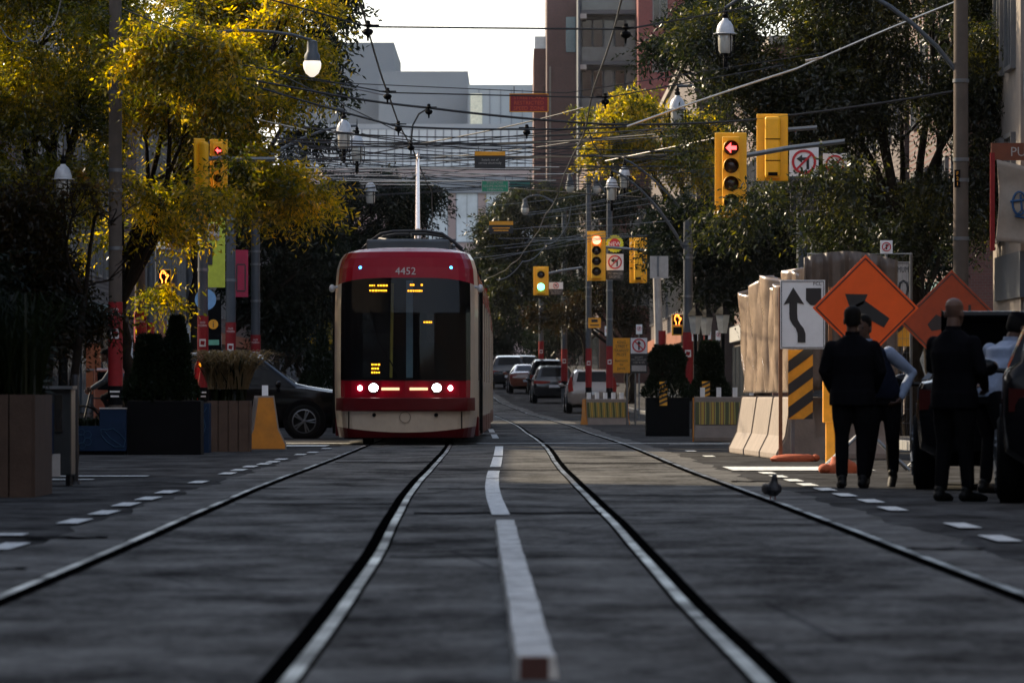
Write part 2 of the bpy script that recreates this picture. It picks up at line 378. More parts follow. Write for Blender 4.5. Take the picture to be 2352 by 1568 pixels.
# painted markings
PAINT = mat('road_paint', (.6,.62,.61), .8, var=.5, scale=13, spec=0)
pm = MB()
def quad(x0, x1, d0, d1, z=.014):
    pm.add([(x0, d0, gz(d0)+z), (x1, d0, gz(d0)+z), (x1+.0, d1, gz(d1)+z), (x0, d1, gz(d1)+z)], [(0,1,2,3)])
def gpx(x, y):                          # a photographed point on the flat road
    p = (y-HY)/CH; return (x-CX)/p, F/p
for x, y in ((17,1258),(172,1200),(240,1180),(290,1161),(341,1147),(384,1132),(456,1109),(523,1089),(549,1081),(575,1073),(607,1067),(627,1062),(646,1056),(690,1045),(718,1040),(750,1031),
             (1586,1037),(1628,1049),(1762,1088),(1788,1096),(1822,1105),(1854,1115),(1895,1126),(1940,1139),(2000,1153),(2050,1171),(2210,1210),(2296,1240)):
    X, d = gpx(x, y); t = (X-CX*0)*0; wd = .075
    quad(X-wd, X+wd, d-.7, d+.7)
quad(-4.6, -3.0, 33.6, 34.1); quad(2.55, 4.2, 63.3, 66.6); quad(-6.4, -3.9, 58.5, 59.1); quad(-6.2, -4.3, 56.2, 56.6); quad(-6.6, -3.2, 94, 96.5)
quad(-6.5, 6.6, 99.6, 100.4, .0145); quad(2.8, 6.5, 97.6, 98.0)
CLX = [(39.5,-.08),(46,-.15),(52,-.19),(60,-.21),(69,-.2),(80,-.2),(96,-.22),(125,-.42),(170,-.8)]
for a, b in ((39.5, 48.4), (48.5, 56.8), (57.2, 63), (66.5, 77.5), (79, 94), (112, 124), (131, 140)):
    n = max(2, int((b-a)/1.5))
    for i in range(n):
        d0, d1 = a+(b-a)*i/n, a+(b-a)*(i+1)/n; x0, x1 = interp(d0, CLX), interp(d1, CLX)
        pm.add([(x0-.066, d0, gz(d0)+.014), (x0+.066, d0, gz(d0)+.014), (x1+.066, d1, gz(d1)+.014), (x1-.066, d1, gz(d1)+.014)], [(0,1,2,3)])
struct('road_markings', pm, PAINT)
TAR = mat('tar_seam', (.006,.006,.007), .9, spec=0); SEAM = MB()
for x0, x1, d0, d1 in ((-.72,.66,40.0,40.35),(-2.2,-.9,43.5,43.75),(-.78,.6,50.6,50.9),(.68,2.1,47.2,47.45),(-.85,.56,63.5,63.9),(2.2,2.65,30.6,30.8),(2.2,2.6,55,55.5),(-2.9,-2.45,24.4,24.55),(-2.9,-2.4,27,27.2),(-2.95,-2.45,33,33.3),(.6,2.1,70,70.6),(-2.3,-.9,71,71.6),(-.65,.7,29.2,29.35)):
    n = 8
    for i in range(n):
        a, b = x0+(x1-x0)*i/n, x0+(x1-x0)*(i+1)/n; q = .12*math.sin(i*1.7+d0); SEAM.add([(a, d0+q, .0135), (b, d0+.12*math.sin((i+1)*1.7+d0), .0135), (b, d1+.12*math.sin((i+1)*1.7+d0), .0135), (a, d1+q, .0135)], [(0,1,2,3)])
struct('road_seams', SEAM, TAR)
# raised divider on the centre line
t = thing('lane_divider', 'long white raised rubber strip on the road centre line, brown end nearest', 'lane divider', (0, 0, 0))
dv = MB(); DVX = [(16.65,.075),(22,.045),(30,-.01),(36.2,-.045)]
EDGEB = mat('brown_rubber', (.09,.035,.028), .7); DVP = mat('divider_white', (.56,.57,.55), .8, var=.5, scale=8, spec=0)
d = 16.655; i = 0
while d < 36:
    e = min(36.2, d+1.05); x0, x1 = interp(d, DVX), interp(e, DVX)+.004*math.sin(i*2.1)
    h = .05 if d > 17.5 else .075
    for q0, q1, wd in ((d, e-.012, .068),):
        dv.add([(x0-wd, q0, 0), (x0+wd, q0, 0), (x1+wd, q1, 0), (x1-wd, q1, 0), (x0-wd*.86, q0+.01, h), (x0+wd*.86, q0+.01, h), (x1+.86*wd, q1-.01, .05), (x1-.86*wd, q1-.01, .05)],
               [(4,5,6,7),(0,1,5,4),(1,2,6,5),(2,3,7,6),(3,0,4,7)])
    d = e; i += 1
dv.build('strip', DVP, t)
MB().box((.068, 16.653, .036), (.085, .03, .07)).build('end_cap', EDGEB, t)
# ---------------------------------------------------------------- streetcar
TRED = mat('streetcar_red', (.22,.002,.010), .22, var=.06, spec=.12, coat=.05)
TDRED = mat('streetcar_dark_red', (.07,.0015,.003), .35, var=.1, spec=.2)
TCREAM = mat('streetcar_white', (.45,.36,.27), .3, var=.08, coat=.3)
TGLASS = glass('streetcar_windscreen', (.002,.0025,.0035), .035, .3)
n_, l_ = nt(TGLASS); tr_ = n_.new('ShaderNodeBsdfTransparent'); tr_.inputs[0].default_value = (.75,.8,.82,1); mx_ = n_.new('ShaderNodeMixShader'); mx_.inputs[0].default_value = .5
l_.new(tr_.outputs[0], mx_.inputs[1]); l_.new(n_['Principled BSDF'].outputs[0], mx_.inputs[2]); l_.new(mx_.outputs[0], n_['Material Output'].inputs[0])
SGLASS = glass('streetcar_side_glass', (.012,.012,.013), .08, .7)
UNDER = mat('underframe_black', (.006,.006,.006), .9)
LEDW = mat('headlight_lamp', (1,1,1), .3, emit=26, ecol=(1,.93,.85), var=0)
LEDW2 = mat('marker_lamp', (1,1,1), .3, emit=9, ecol=(1,.85,.95), var=0)
LEDB = mat('blue_route_lamp', (.05,.3,1), .3, emit=4.5, ecol=(.05,.34,1), var=0)
LEDO = mat('amber_display', (1,.4,.02), .4, emit=2.2, ecol=(1,.36,.015), var=0)
LEDBAR = mat('light_bar', (.8,.6,.4), .3, emit=.75, ecol=(1,.68,.36), var=0)
XF = [0,.2,.4,.6,.75,.84,.9,.955,1.0,1.0]
YF = [0,.0102,.041,.092,.144,.21,.34,.55,.95,1.6]
def zrow(k, q):
    return (.14, .23+.11*q*q, .606, .852, 1.155, 1.75, 2.35, 2.97-.14*q**4, 3.16-.03*q**4, 3.33-.03*q**4, 3.44-.03*q**4, 3.50-.04*q**4, 3.53-.05*q**4)[k]
HW = (1.2,1.24,1.27,1.275,1.28,1.28,1.28,1.27,1.25,1.2,1.13,1.02,.86)
YB = (.1,.04,.0,.0,.02,.06,.12,.23,.33,.44,.56,.8,1.25)
def cab():
    bm = {k: MB() for k in ('r', 'd', 'c', 'g', 's', 'h')}
    cols = [-i for i in range(9, 0, -1)]+[0]+list(range(1, 10))
    P = {}
    for k in range(13):
        for c in cols:
            a = abs(c); q = XF[a]; sx = 1 if c >= 0 else -1
            P[k, c] = (sx*q*HW[k]*(1 if a < 9 else 1), YF[a]+YB[k]*(1-.5*(a == 9)), zrow(k, q))
    for k in range(12):
        for i in range(len(cols)-1):
            a, b = cols[i], cols[i+1]; m = max(abs(a), abs(b))
            if k == 0: key = 'd'
            elif k == 1: key = 'c'
            elif k in (2, 3): key = 'h' if m <= 6 else 'c'
            elif k in (4, 5, 6): key = 'g' if m <= 6 else 'c'
            else: key = 'r' if m <= 7 else 'c'
            bm[key].add([P[k, a], P[k, b], P[k+1, b], P[k+1, a]], [(0,1,2,3)])
    return bm
st = thing('streetcar', 'red and cream streetcar 4452 with lit headlights facing the camera', 'streetcar', (-1.89, 97, 0), -.004, 'streetcars')
def streetcar(st):
    bm = cab()
    bm['c'].build('front_body', TCREAM, st, 35)
    fr = bm['r'].build('front_panel', TRED, st, 40); bm['h'].build('headlight_panel', TRED, st, 40); bm['d'].build('front_skirt', TDRED, st, 35)
    bm['g'].build('windscreen', TGLASS, st, 60)
    ws = MB()                                                       # seams of the windscreen and the apron
    for z in (1.16,): ws.tube([(-1.09, .2, z), (-.7, .06, z), (0, .0, z), (.7, .06, z), (1.09, .2, z)], .012, 6)
    ws.tube([(-1.0, .1, .3), (-1.0, .115, .6)], .012, 6); ws.tube([(1.0, .1, .3), (1.0, .115, .6)], .012, 6)
    for x in (-.55, .55): ws.ball((x, .03, .54), (.035, .03, .035), 10, 6)
    ws.disc((0, .5), .1, -.006, 20, .012, .094)
    ws.build('panel_seam', BLACK, st)
    b = MB(); pts = [(-1.235, .3), (-1.1, .1), (-.8, -.0), (-.4, -.045), (0, -.055), (.4, -.045), (.8, 0), (1.1, .1), (1.235, .3)]
    vs = [(x, y-.03, z) for z in (.615, .845) for x, y in pts]+[(x, y+.1, z) for z in (.615, .845) for x, y in pts]; n = len(pts)
    fs = []
    for i in range(n-1): fs += [(i, i+1, n+i+1, n+i), (n+i, n+i+1, 3*n+i+1, 3*n+i), (i, 2*n+i, 2*n+i+1, i+1)]
    fs += [(0, n, 3*n, 2*n), (n-1, 3*n-1, 4*n-1, 2*n-1)]
    fs = [f for f in fs if max(f) < 4*n]
    b.add(vs, fs).build('bumper', TDRED, st, 50, bev=.012)
    for s_ in (-1, 1):
        h = MB(); h.ball((s_*.56, .02, 1.02), (.08, .035, .072)).build('headlight', LEDW, st, 60)
        hh = MB(); hh.disc((s_*.56, 1.02), .1, .02, 20, .03).build('headlight_housing', BLACK, st)
        MB().ball((s_*.8, .1, 1.015), (.042, .03, .046)).build('marker_light', LEDW2, st, 60)
        m = MB(); x0 = .1 if s_ < 0 else .08
        for i in range(16): m.box((s_*(x0+.01+i*.02), -.012+.02*(i/16)**2, 1.0), (.0175, .03, .046))
        m.build('light_bar', LEDBAR, st)
        MB().ball((s_*.8, .47, 3.14), (.042, .05, .042)).build('blue_lamp', LEDB, st, 60)
        pd = MB().ball((s_*1.32, .78, 2.79), (.055, .11, .07)); pd.tube([(s_*1.2, .85, 2.82), (s_*1.32, .8, 2.8)], .025, 8)
        pd.build('camera_pod', LAMPW, st, 60)
    lt_ = MB().text('4452', (0, 3.09), .13, 0)
    lt_.v = [(x, .23+.53*(z-2.97)+.0102*abs(x)/.25-.012, z) for x, y, z in lt_.v]
    lt_.build('fleet_number', OFFW, st)
    rr = random.Random(3)
    for x0, x1, rows in ((-.64, -.34, (2.83, 2.74)), (-.02, .4, (2.84, 2.735)), (-.6, -.47, (1.43, 1.36, 1.29)), (.32, .48, (2.18,))):
        m = MB(); dx = .1 if rows[0] == 2.84 else 0
        for z in rows:
            x = x0+(dx if z == rows[0] else 0)
            while x < x1-(dx if z == rows[0] else 0):
                wd = rr.uniform(.02, .05)
                if rr.random() < .9: m.box((x+wd/2, .07+.15*(z-1.2)/1.6+.03, z), (wd*.8, .01, .024+.008*rr.random()))
                x += wd+.008
        m.v = [(x, y-.06-.012, z) for x, y, z in m.v]
        m.build('display_lettering', LEDO, st)
    MB().box((0, 2.6, 1.8), (2.36, .1, 3.2)).build('cab_bulkhead', BLACK, st); MB().box((0, 1.4, .95), (2.2, 2.2, .5)).build('dashboard', BLACK, st)
    MB().tube([(-.29, 1.5, 1.2), (-.26, 1.5, 2.9)], .028, 8).build('grab_pole', mat('yellow_grab_pole', (.85,.7,.12), .4), st); MB().box((.04, 1.7, 2.0), (.12, .04, 1.9)).build('sky_reflection_strip', mat('sky_reflection_blue', (.5,.78,.95), .4), st)  # pale blue strip stands in for sky reflected in the windscreen
    b = MB(); b.box((-.55, 1.9, 1.55), (.5, .14, .9)); b.build('driver_seat', DARK, st); MB().box((.42, 2.2, 2.1), (.16, .06, .5)).build('notice', TEAK, st)
    MB().tube([(-.1, -.02, 1.2), (-.5, .08, 1.9), (-.62, .11, 2.4)], .012, 5).build('wiper', BLACK, st)
    # body behind the cab: five modules with bellows
    L = 29.0; y = 1.55; first = True
    HS = [(1.2,.14),(1.27,.4),(1.28,1.1)]; 
    for e in (6.2, 11.6, 17.2, 22.8, L):
        y0, y1 = y+(0 if first else .55), e
        for s_ in (-1, 1):
            lo = MB(); lo.prismx([(y0, .16), (y1, .16), (y1, .5), (y0, .5)], s_*1.22, s_*1.285); lo.build('side_skirt', TDRED, st)
            md = MB(); md.prismx([(y0, .5), (y1, .5), (y1, 1.16), (y0, 1.16)], s_*1.2, s_*1.28); md.build('side_panel', TCREAM, st)
            gl = MB(); gl.prismx([(y0, 1.16), (y1, 1.16), (y1, 2.7), (y0, 2.7)], s_*1.2, s_*1.262); gl.build('side_window', SGLASS, st)
            MB().box((s_*1.255, y0+.18, 1.93), (.05, .36, 1.54)).build('window_pillar', TCREAM, st); MB().box((s_*1.255, y1-.2, 1.93), (.05, .4, 1.54)).build('window_pillar', TCREAM, st)
            tp = MB(); tp.add([(s_*1.2, y0, 2.7), (s_*1.2, y1, 2.7), (s_*1.28, y1, 2.7), (s_*1.28, y0, 2.7), (s_*1.05, y0, 3.4), (s_*1.05, y1, 3.4), (s_*1.23, y1, 3.16), (s_*1.23, y0, 3.16)],
                           [(0,1,2,3),(3,2,6,7),(7,6,5,4),(0,3,7,4),(1,5,6,2)]); tp.build('cantrail', TRED, st)
        rf = MB(); rf.prism([(-1.08, 3.36), (1.08, 3.36), (.85, 3.5), (-.85, 3.5)], y0, y1); rf.build('roof', TCREAM, st)
        MB().box((0, (y0+y1)/2, 3.6), (1.5, (y1-y0)*.75, .2)).build('roof_equipment', POLEG, st, bev=.04)
        if e < L: MB().box((0, e+.275, 1.85), (2.36, .6, 3.1)).build('bellows', RUBBER, st)
        y = e; first = False
    MB().box((0, L+.01, 1.8), (2.4, .06, 3.1)).build('rear_body', TRED, st)
    for s_ in (-1, 1):                                               # doors and the dark pillar behind the cab
        dd = MB(); dd.box((s_*1.285, 3.4, 1.5), (.03, 1.3, 2.5)); dd.build('door', SGLASS, st)
        MB().box((s_*1.33, 2.0, 1.5), (.05, .1, 2.6)).build('door_post', BLACK, st)
    un = MB(); un.box((0, 14.8, .21), (2.1, 28, .2)); un.box((0, 1.4, .2), (2.2, 1.6, .16)); un.build('underframe', UNDER, st)
    for yy in (2.6, 4.4, 13.5, 15.3, 24.5, 26.3):
        for s_ in (-1, 1):
            MB().lathe([(.3, -.07), (.3, .07)], (s_*.75, yy, .3), 18, Matrix.Rotation(PI/2, 3, 'Y')).build('wheel', DARK, st, 40)
    MB().box((0, 2.4, .3), (1.9, .3, .3)).build('axle_beam', UNDER, st)
    # folded pantograph
    pt = MB()
    for yy in (3.4, 5.2):
        pt.tube([(-.86, yy, 3.56), (-.72, yy, 3.7), (-.52, yy, 3.84), (-.3, yy, 3.88), (.3, yy, 3.89), (.6, yy, 3.84), (.8, yy, 3.7), (.97, yy, 3.56)], .028, 8)
    for x in (-.5, 0, .55): pt.tube([(x, 3.4, 3.86), (x, 5.2, 3.86)], .02, 6)
    pt.tube([(-.6, 3.5, 3.62), (.7, 5.0, 3.8)], .022, 6); pt.tube([(.6, 3.5, 3.62), (-.6, 5.0, 3.8)], .022, 6)
    pt.build('pantograph', DARK, st, 50)
    for x in (-.75, -.35, .05, .45, .8): MB().lathe([(.035, 3.52), (.055, 3.57), (.03, 3.6), (.055, 3.64), (.03, 3.7), (.04, 3.76)], (x, 4.0, 0), 10).build('roof_insulator', STEEL, st, 40)
    ins = MB()
    ins.box((-.05, 3.95, 3.72), (.8, .3, .09)).build('pantograph_base', STEEL, st)
streetcar(st)
st2 = dup(st, (-1.89, 130.2, .004), -.002, 'rear streetcar mostly hidden behind the one numbered 4452', 'streetcars')
tp = MB(); BRASS = mat('trolley_pole_metal', (.5,.42,.38), .25, .9)
pb = (0.09, 6.2, 3.6); tp.tube([pb, (0.09, 6.3, 3.98)], .07, 10)
tp.tube([(0.09, 6.3, 3.98), (-.1, 15.2, 5.72)], [.05, .038], 10); tp.ball((-.1, 15.3, 5.77), (.05, .12, .06)); tp.tube([(-.1, 15.15, 5.66), (-.1, 15.2, 5.85)], .018, 6)
tp.build('trolley_pole', BRASS, st, 50)

# ---------------------------------------------------------------- cars
CARBLK = mat('car_black', (.003,.003,.004), .16, var=.1, spec=.14, coat=0)
CARGRY = mat('car_grey', (.014,.015,.018), .16, .2, var=.1, coat=.3)
CARWHT = mat('car_pale', (.2,.17,.15), .2, var=.08, coat=.5)
CARORG = mat('car_taxi_orange', (.16,.045,.025), .2, var=.1, coat=.5)
CGLASS = glass('car_glass', (.002,.0025,.003), .05, .14)
TAILR = mat('tail_lamp', (.2,.006,.005), .25, var=.1)
TAILDK = mat('dark_tail_lamp', (.035,.002,.002), .3, spec=.2)  # darker red lens for the nearby black cars
PLATE = mat('number_plate', (.45,.48,.52), .4)
SUV = [(-2.42,.52,.80,.83,.84,.74),(-2.36,.36,1.0,1.04,.93,.86),(-2.27,.32,1.06,1.2,.955,.8),(-1.98,.30,1.09,1.64,.96,.68),(-1.5,.28,1.09,1.71,.97,.68),(0,.28,1.07,1.73,.97,.68),
       (.5,.28,1.06,1.66,.97,.68),(1.22,.28,1.04,1.12,.96,.80),(1.45,.28,1.02,1.07,.955,.84),(2.1,.32,.93,.97,.92,.8),(2.34,.38,.76,.79,.84,.7),(2.42,.46,.6,.63,.74,.6)]
SEDAN = [(-2.40,.50,.78,.81,.8,.7),(-2.34,.36,.98,1.01,.9,.8),(-2.2,.3,1.0,1.05,.92,.8),(-1.75,.26,1.0,1.07,.93,.8),(-1.05,.25,.98,1.38,.93,.62),(-.2,.25,.96,1.45,.93,.62),
         (.35,.25,.95,1.40,.93,.62),(1.15,.25,.94,1.0,.92,.76),(1.4,.26,.92,.97,.92,.8),(2.05,.3,.84,.88,.88,.74),(2.3,.36,.7,.73,.8,.66),(2.4,.44,.56,.58,.7,.56)]
def car(name, label, cat, loc, rz, prof, paint, cab, group=None, rails=False, lamp='low'):
    t = thing(name, label, cat, loc, rz, group)
    rings = []
    for y, zb, zl, zr, wl, wr in prof:
        rings.append([(0, y, zb), (wl*.82, y, zb), (wl*.97, y, zb+.1), (wl, y, (zb+zl)*.52), (wl*.985, y, zl-.06), (wl*.95, y, zl), (wr, y, max(zl+.01, zr-.07)), (wr*.86, y, zr), (0, y, zr+.015)])
    b = MB(); n = 16; vs = []; fs = []
    for rg in rings: vs += rg+[(-x, y, z) for x, y, z in reversed(rg[1:-1])]
    for i in range(len(rings)-1):
        for k in range(n): fs.append((i*n+k, (i+1)*n+k, (i+1)*n+(k+1) % n, i*n+(k+1) % n))
    fs.append(tuple(range(n))); fs.append(tuple(range(len(rings)*n-1, (len(rings)-1)*n-1, -1)))
    b.add(vs, fs).build('body', paint, t, 32, bev=.015)
    def pane(q, off=.012, ins=.1):
        q = [Vector(p) for p in q]; c = sum(q, Vector())/4; nrm = (q[2]-q[0]).cross(q[3]-q[1]).normalized()
        if nrm.dot(c-Vector((0, c.y*.3, .7))) < 0: nrm = -nrm
        return [c+(p-c)*(1-ins)+nrm*off for p in q]
    r0, r1 = cab                                                     # first and last full-roof station
    for s_ in (-1, 1):
        for i in range(r0-1, r1+1):
            g_ = MB(); A, B = rings[i], rings[i+1]
            q = [A[5], B[5], B[6], A[6]]
            q = pane([(s_*x, y, z) for x, y, z in q], .012, .12)
            g_.add(q, [(0,1,2,3)]).build('side_window', CGLASS, t)
        mm = MB(); yy = prof[r1+1][0]-.35; zz = prof[r1+1][2]+.07; mm.ball((s_*(prof[r1][4]+.14), yy, zz), (.11, .06, .075)); mm.tube([(s_*(prof[r1][4]-.05), yy, zz-.03), (s_*(prof[r1][4]+.1), yy, zz-.02)], .025, 6); mm.build('wing_mirror', paint, t, 60)
        if rails: MB().tube([(s_*.62, prof[r0][0]-.1, prof[r0][3]+.03), (s_*.62, -.2, 1.79), (s_*.62, prof[r1][0], prof[r1][3]+.04)], .022, 6).build('roof_rail', CHROME, t)
    for i, j in ((r0-1, r0), (r1+1, r1)):
        A, B = rings[i], rings[j]
        q = [A[7], (-A[7][0], A[7][1], A[7][2]), (-B[7][0], B[7][1], B[7][2]), B[7]]
        MB().add(pane(q, .014, .1), [(0,1,2,3)]).build('windscreen' if j == r1 else 'rear_window', CGLASS, t)
    yr = prof[1][0]
    for s_ in (-1, 1):
        m = MB()
        if lamp == 'tall': m.add([], []); m.prism([(s_*.93, .82), (s_*.74, .86), (s_*.78, 1.12), (s_*.8, 1.42), (s_*.86, 1.42), (s_*.955, 1.1)], yr-.05, yr+.28)
        elif lamp == 'wide': m.prism([(s_*.95, .9), (s_*.95, 1.03), (s_*.2, 1.0), (s_*.2, .94), (s_*.6, .88)], yr-.045, yr+.2)
        else: m.prism([(s_*.9, .74), (s_*.9, .93), (s_*.55, .9), (s_*.6, .76)], yr-.045, yr+.15)
        m.build('tail_light', TAILDK if paint is CARBLK and loc[1] < 60 else TAILR, t)
        hd = MB(); yf = prof[-2][0]; hd.ball((s_*.66, yf+.0, prof[-2][2]-.04), (.16, .1, .07)); hd.build('headlight', LAMPG, t, 60)
        for yy in (-1.42, 1.4):
            x = s_*(prof[5][4]-.1); Mx = Matrix.Rotation(PI/2, 3, 'Y')
            wa = MB().lathe([(.42, -.09), (.44, .0), (.43, .09)], (s_*(prof[5][4]-.085), yy, .38), 24, Mx); wa.build('wheel_arch', BLACK, t, 40)
            wh = MB().lathe([(.2, -.12), (.31, -.125), (.355, -.09), (.36, 0), (.355, .09), (.31, .125), (.2, .12)], (x+s_*.005, yy, .36), 24, Mx).build('wheel', RUBBER, t, 40)
            rm = MB(); rm.lathe([(.245, -.01), (.25, .01), (.225, .02), (.225, -.01)], (x+s_*.122, yy, .36), 24, Mx)
            for k in range(10):
                q = 2*PI*(k//2)/5+(.14 if k % 2 else -.14); q2 = 2*PI*(k//2)/5+(.05 if k % 2 else -.05)
                rm.tube([(x+s_*.14, yy+.05*math.cos(q2), .36+.05*math.sin(q2)), (x+s_*.132, yy+.235*math.cos(q), .36+.235*math.sin(q))], [.02, .017], 5)
            rm.ball((x+s_*.135, yy, .36), (.02, .05, .05)); rm.build('rim', STEEL, wh, 40)
    MB().box((0, yr-.055, .78 if lamp != 'low' else .62), (.5, .02, .12)).build('number_plate', PLATE, t)
    MB().box((0, 0, .27), (1.5, 3.9, .1)).build('underbody', BLACK, t)
    return t
cs = car('parked_car', 'black estate car with silver roof rails crossing behind the streetcar', 'car', (pw(545, 0, 113)[0], 113.4, 0), -PI/2, SUV, CARBLK, (3, 6), rails=True, lamp='tall')
# the queue far along the right kerb
def qcar(x0px, pxm, label, prof, paint, cab, lamp, rz=.02, name='queued_car', dx=.95):
    d = F/pxm; X = (x0px-CX)/pxm+dx
    return car(name, label, 'car', (X, d, gz(d)), rz, prof, paint, cab, 'cars queued along the far right lane', False, lamp)
qcar(1300, 58, 'pale estate car with tall red lamps, last in the far queue', SUV, CARWHT, (3, 6), 'tall', .025)
qcar(1222, 49.6, 'dark grey car with wide red lamps ahead of the pale one', SUV, CARGRY, (3, 6), 'wide', .03)
qcar(1212, 45.8, 'dark car half hidden ahead of the grey queued one', SUV, CARBLK, (3, 6), 'low', .03)
qcar(1175, 45.5, 'orange and dark taxi saloon in the middle of the far queue', SEDAN, CARORG, (4, 6), 'low', .035, dx=.75)
qcar(1160, 43.2, 'black estate in front of the orange taxi in far queue', SUV, CARBLK, (3, 6), 'wide', .035)
qcar(1126, 43.4, 'dark car at the head of the queue beside the streetcar', SUV, CARGRY, (3, 6), 'low', .03)
# cars at the right kerb close by
bs = car('parked_car', 'black saloon with raised boot lid parked behind the bald man', 'car', (4.82, 52.6, 0), -.08, SEDAN, CARBLK, (4, 6), None)
lid = MB(); lid.prismx([(-1.32, 1.02), (-1.24, 1.04), (-1.5, 1.6), (-1.72, 1.66), (-1.74, 1.6), (-1.56, 1.54)], -.7, .7); lid.build('boot_lid', CARBLK, bs, bev=.02)
bs2 = car('parked_car', 'black four wheel drive at the right edge with wing mirror out', 'car', (5.08, 46.0, 0), -.095, SUV, CARBLK, (3, 6), None)
# ---------------------------------------------------------------- people
SKIN = mat('skin', (.06,.033,.024), .6, spec=.25); SKIN2 = mat('pale_skin', (.11,.062,.045), .55, spec=.3)
SUITB = mat('black_suit', (.004,.004,.0055), .95, scale=20, spec=.04); NAVY = mat('navy_waistcoat', (.006,.008,.016), .95, scale=20, spec=.04)
SHIRT = mat('pale_blue_shirt', (.19,.24,.34), .9, scale=12, bump=.2); HAIRB = mat('dark_hair', (.005,.0045,.004), .8, spec=.1)
JEANB = mat('dark_trousers', (.0045,.0045,.0055), .95, spec=.04); SHOEB = mat('black_shoe', (.005,.005,.005), .6, spec=.15)
EYE = mat('eye', (.02,.015,.012), .2)
def finish(o, vox, smooth=4):
    m = o.modifiers.new('one_surface', 'REMESH'); m.mode = 'VOXEL'; m.voxel_size = vox; m.use_smooth_shade = True
    s = o.modifiers.new('soften', 'SMOOTH'); s.iterations = smooth; s.factor = .5
    return o
def hand(mb, w_, dirv, s_):
    """palm, four fingers of unequal length and a thumb, slightly curled; w_ is the wrist, dirv the way the hand points"""
    w_ = Vector(w_); d = Vector(dirv).normalized(); a = Vector((0, 1, 0)) if abs(d.y) < .8 else Vector((0, 0, 1))
    a = (a-d*a.dot(d)).normalized(); c = d.cross(a)*s_           # a: across the knuckles, c: palm normal
    mb.limb([(w_, .026), (w_+d*.05, .03)], 10)
    for q in (-.022, 0, .022): mb.limb([(w_+d*.03+a*q, .016), (w_+d*.085+a*q, .0135)], 8)
    for q, ln in ((-.03, .066), (-.01, .078), (.01, .073), (.03, .056)):
        p0 = w_+d*.085+a*q; p1 = p0+d*ln*.45-c*.008; p2 = p1+d*ln*.3-c*.018; p3 = p2+d*ln*.18-c*.022
        mb.limb([(p0, .0105), (p1, .0098), (p2, .009), (p3, .0078)], 8)
    p0 = w_+d*.03+a*.026; mb.limb([(p0, .014), (p0+d*.03+a*.022-c*.01, .0115), (p0+d*.062+a*.028-c*.02, .0095)], 8)
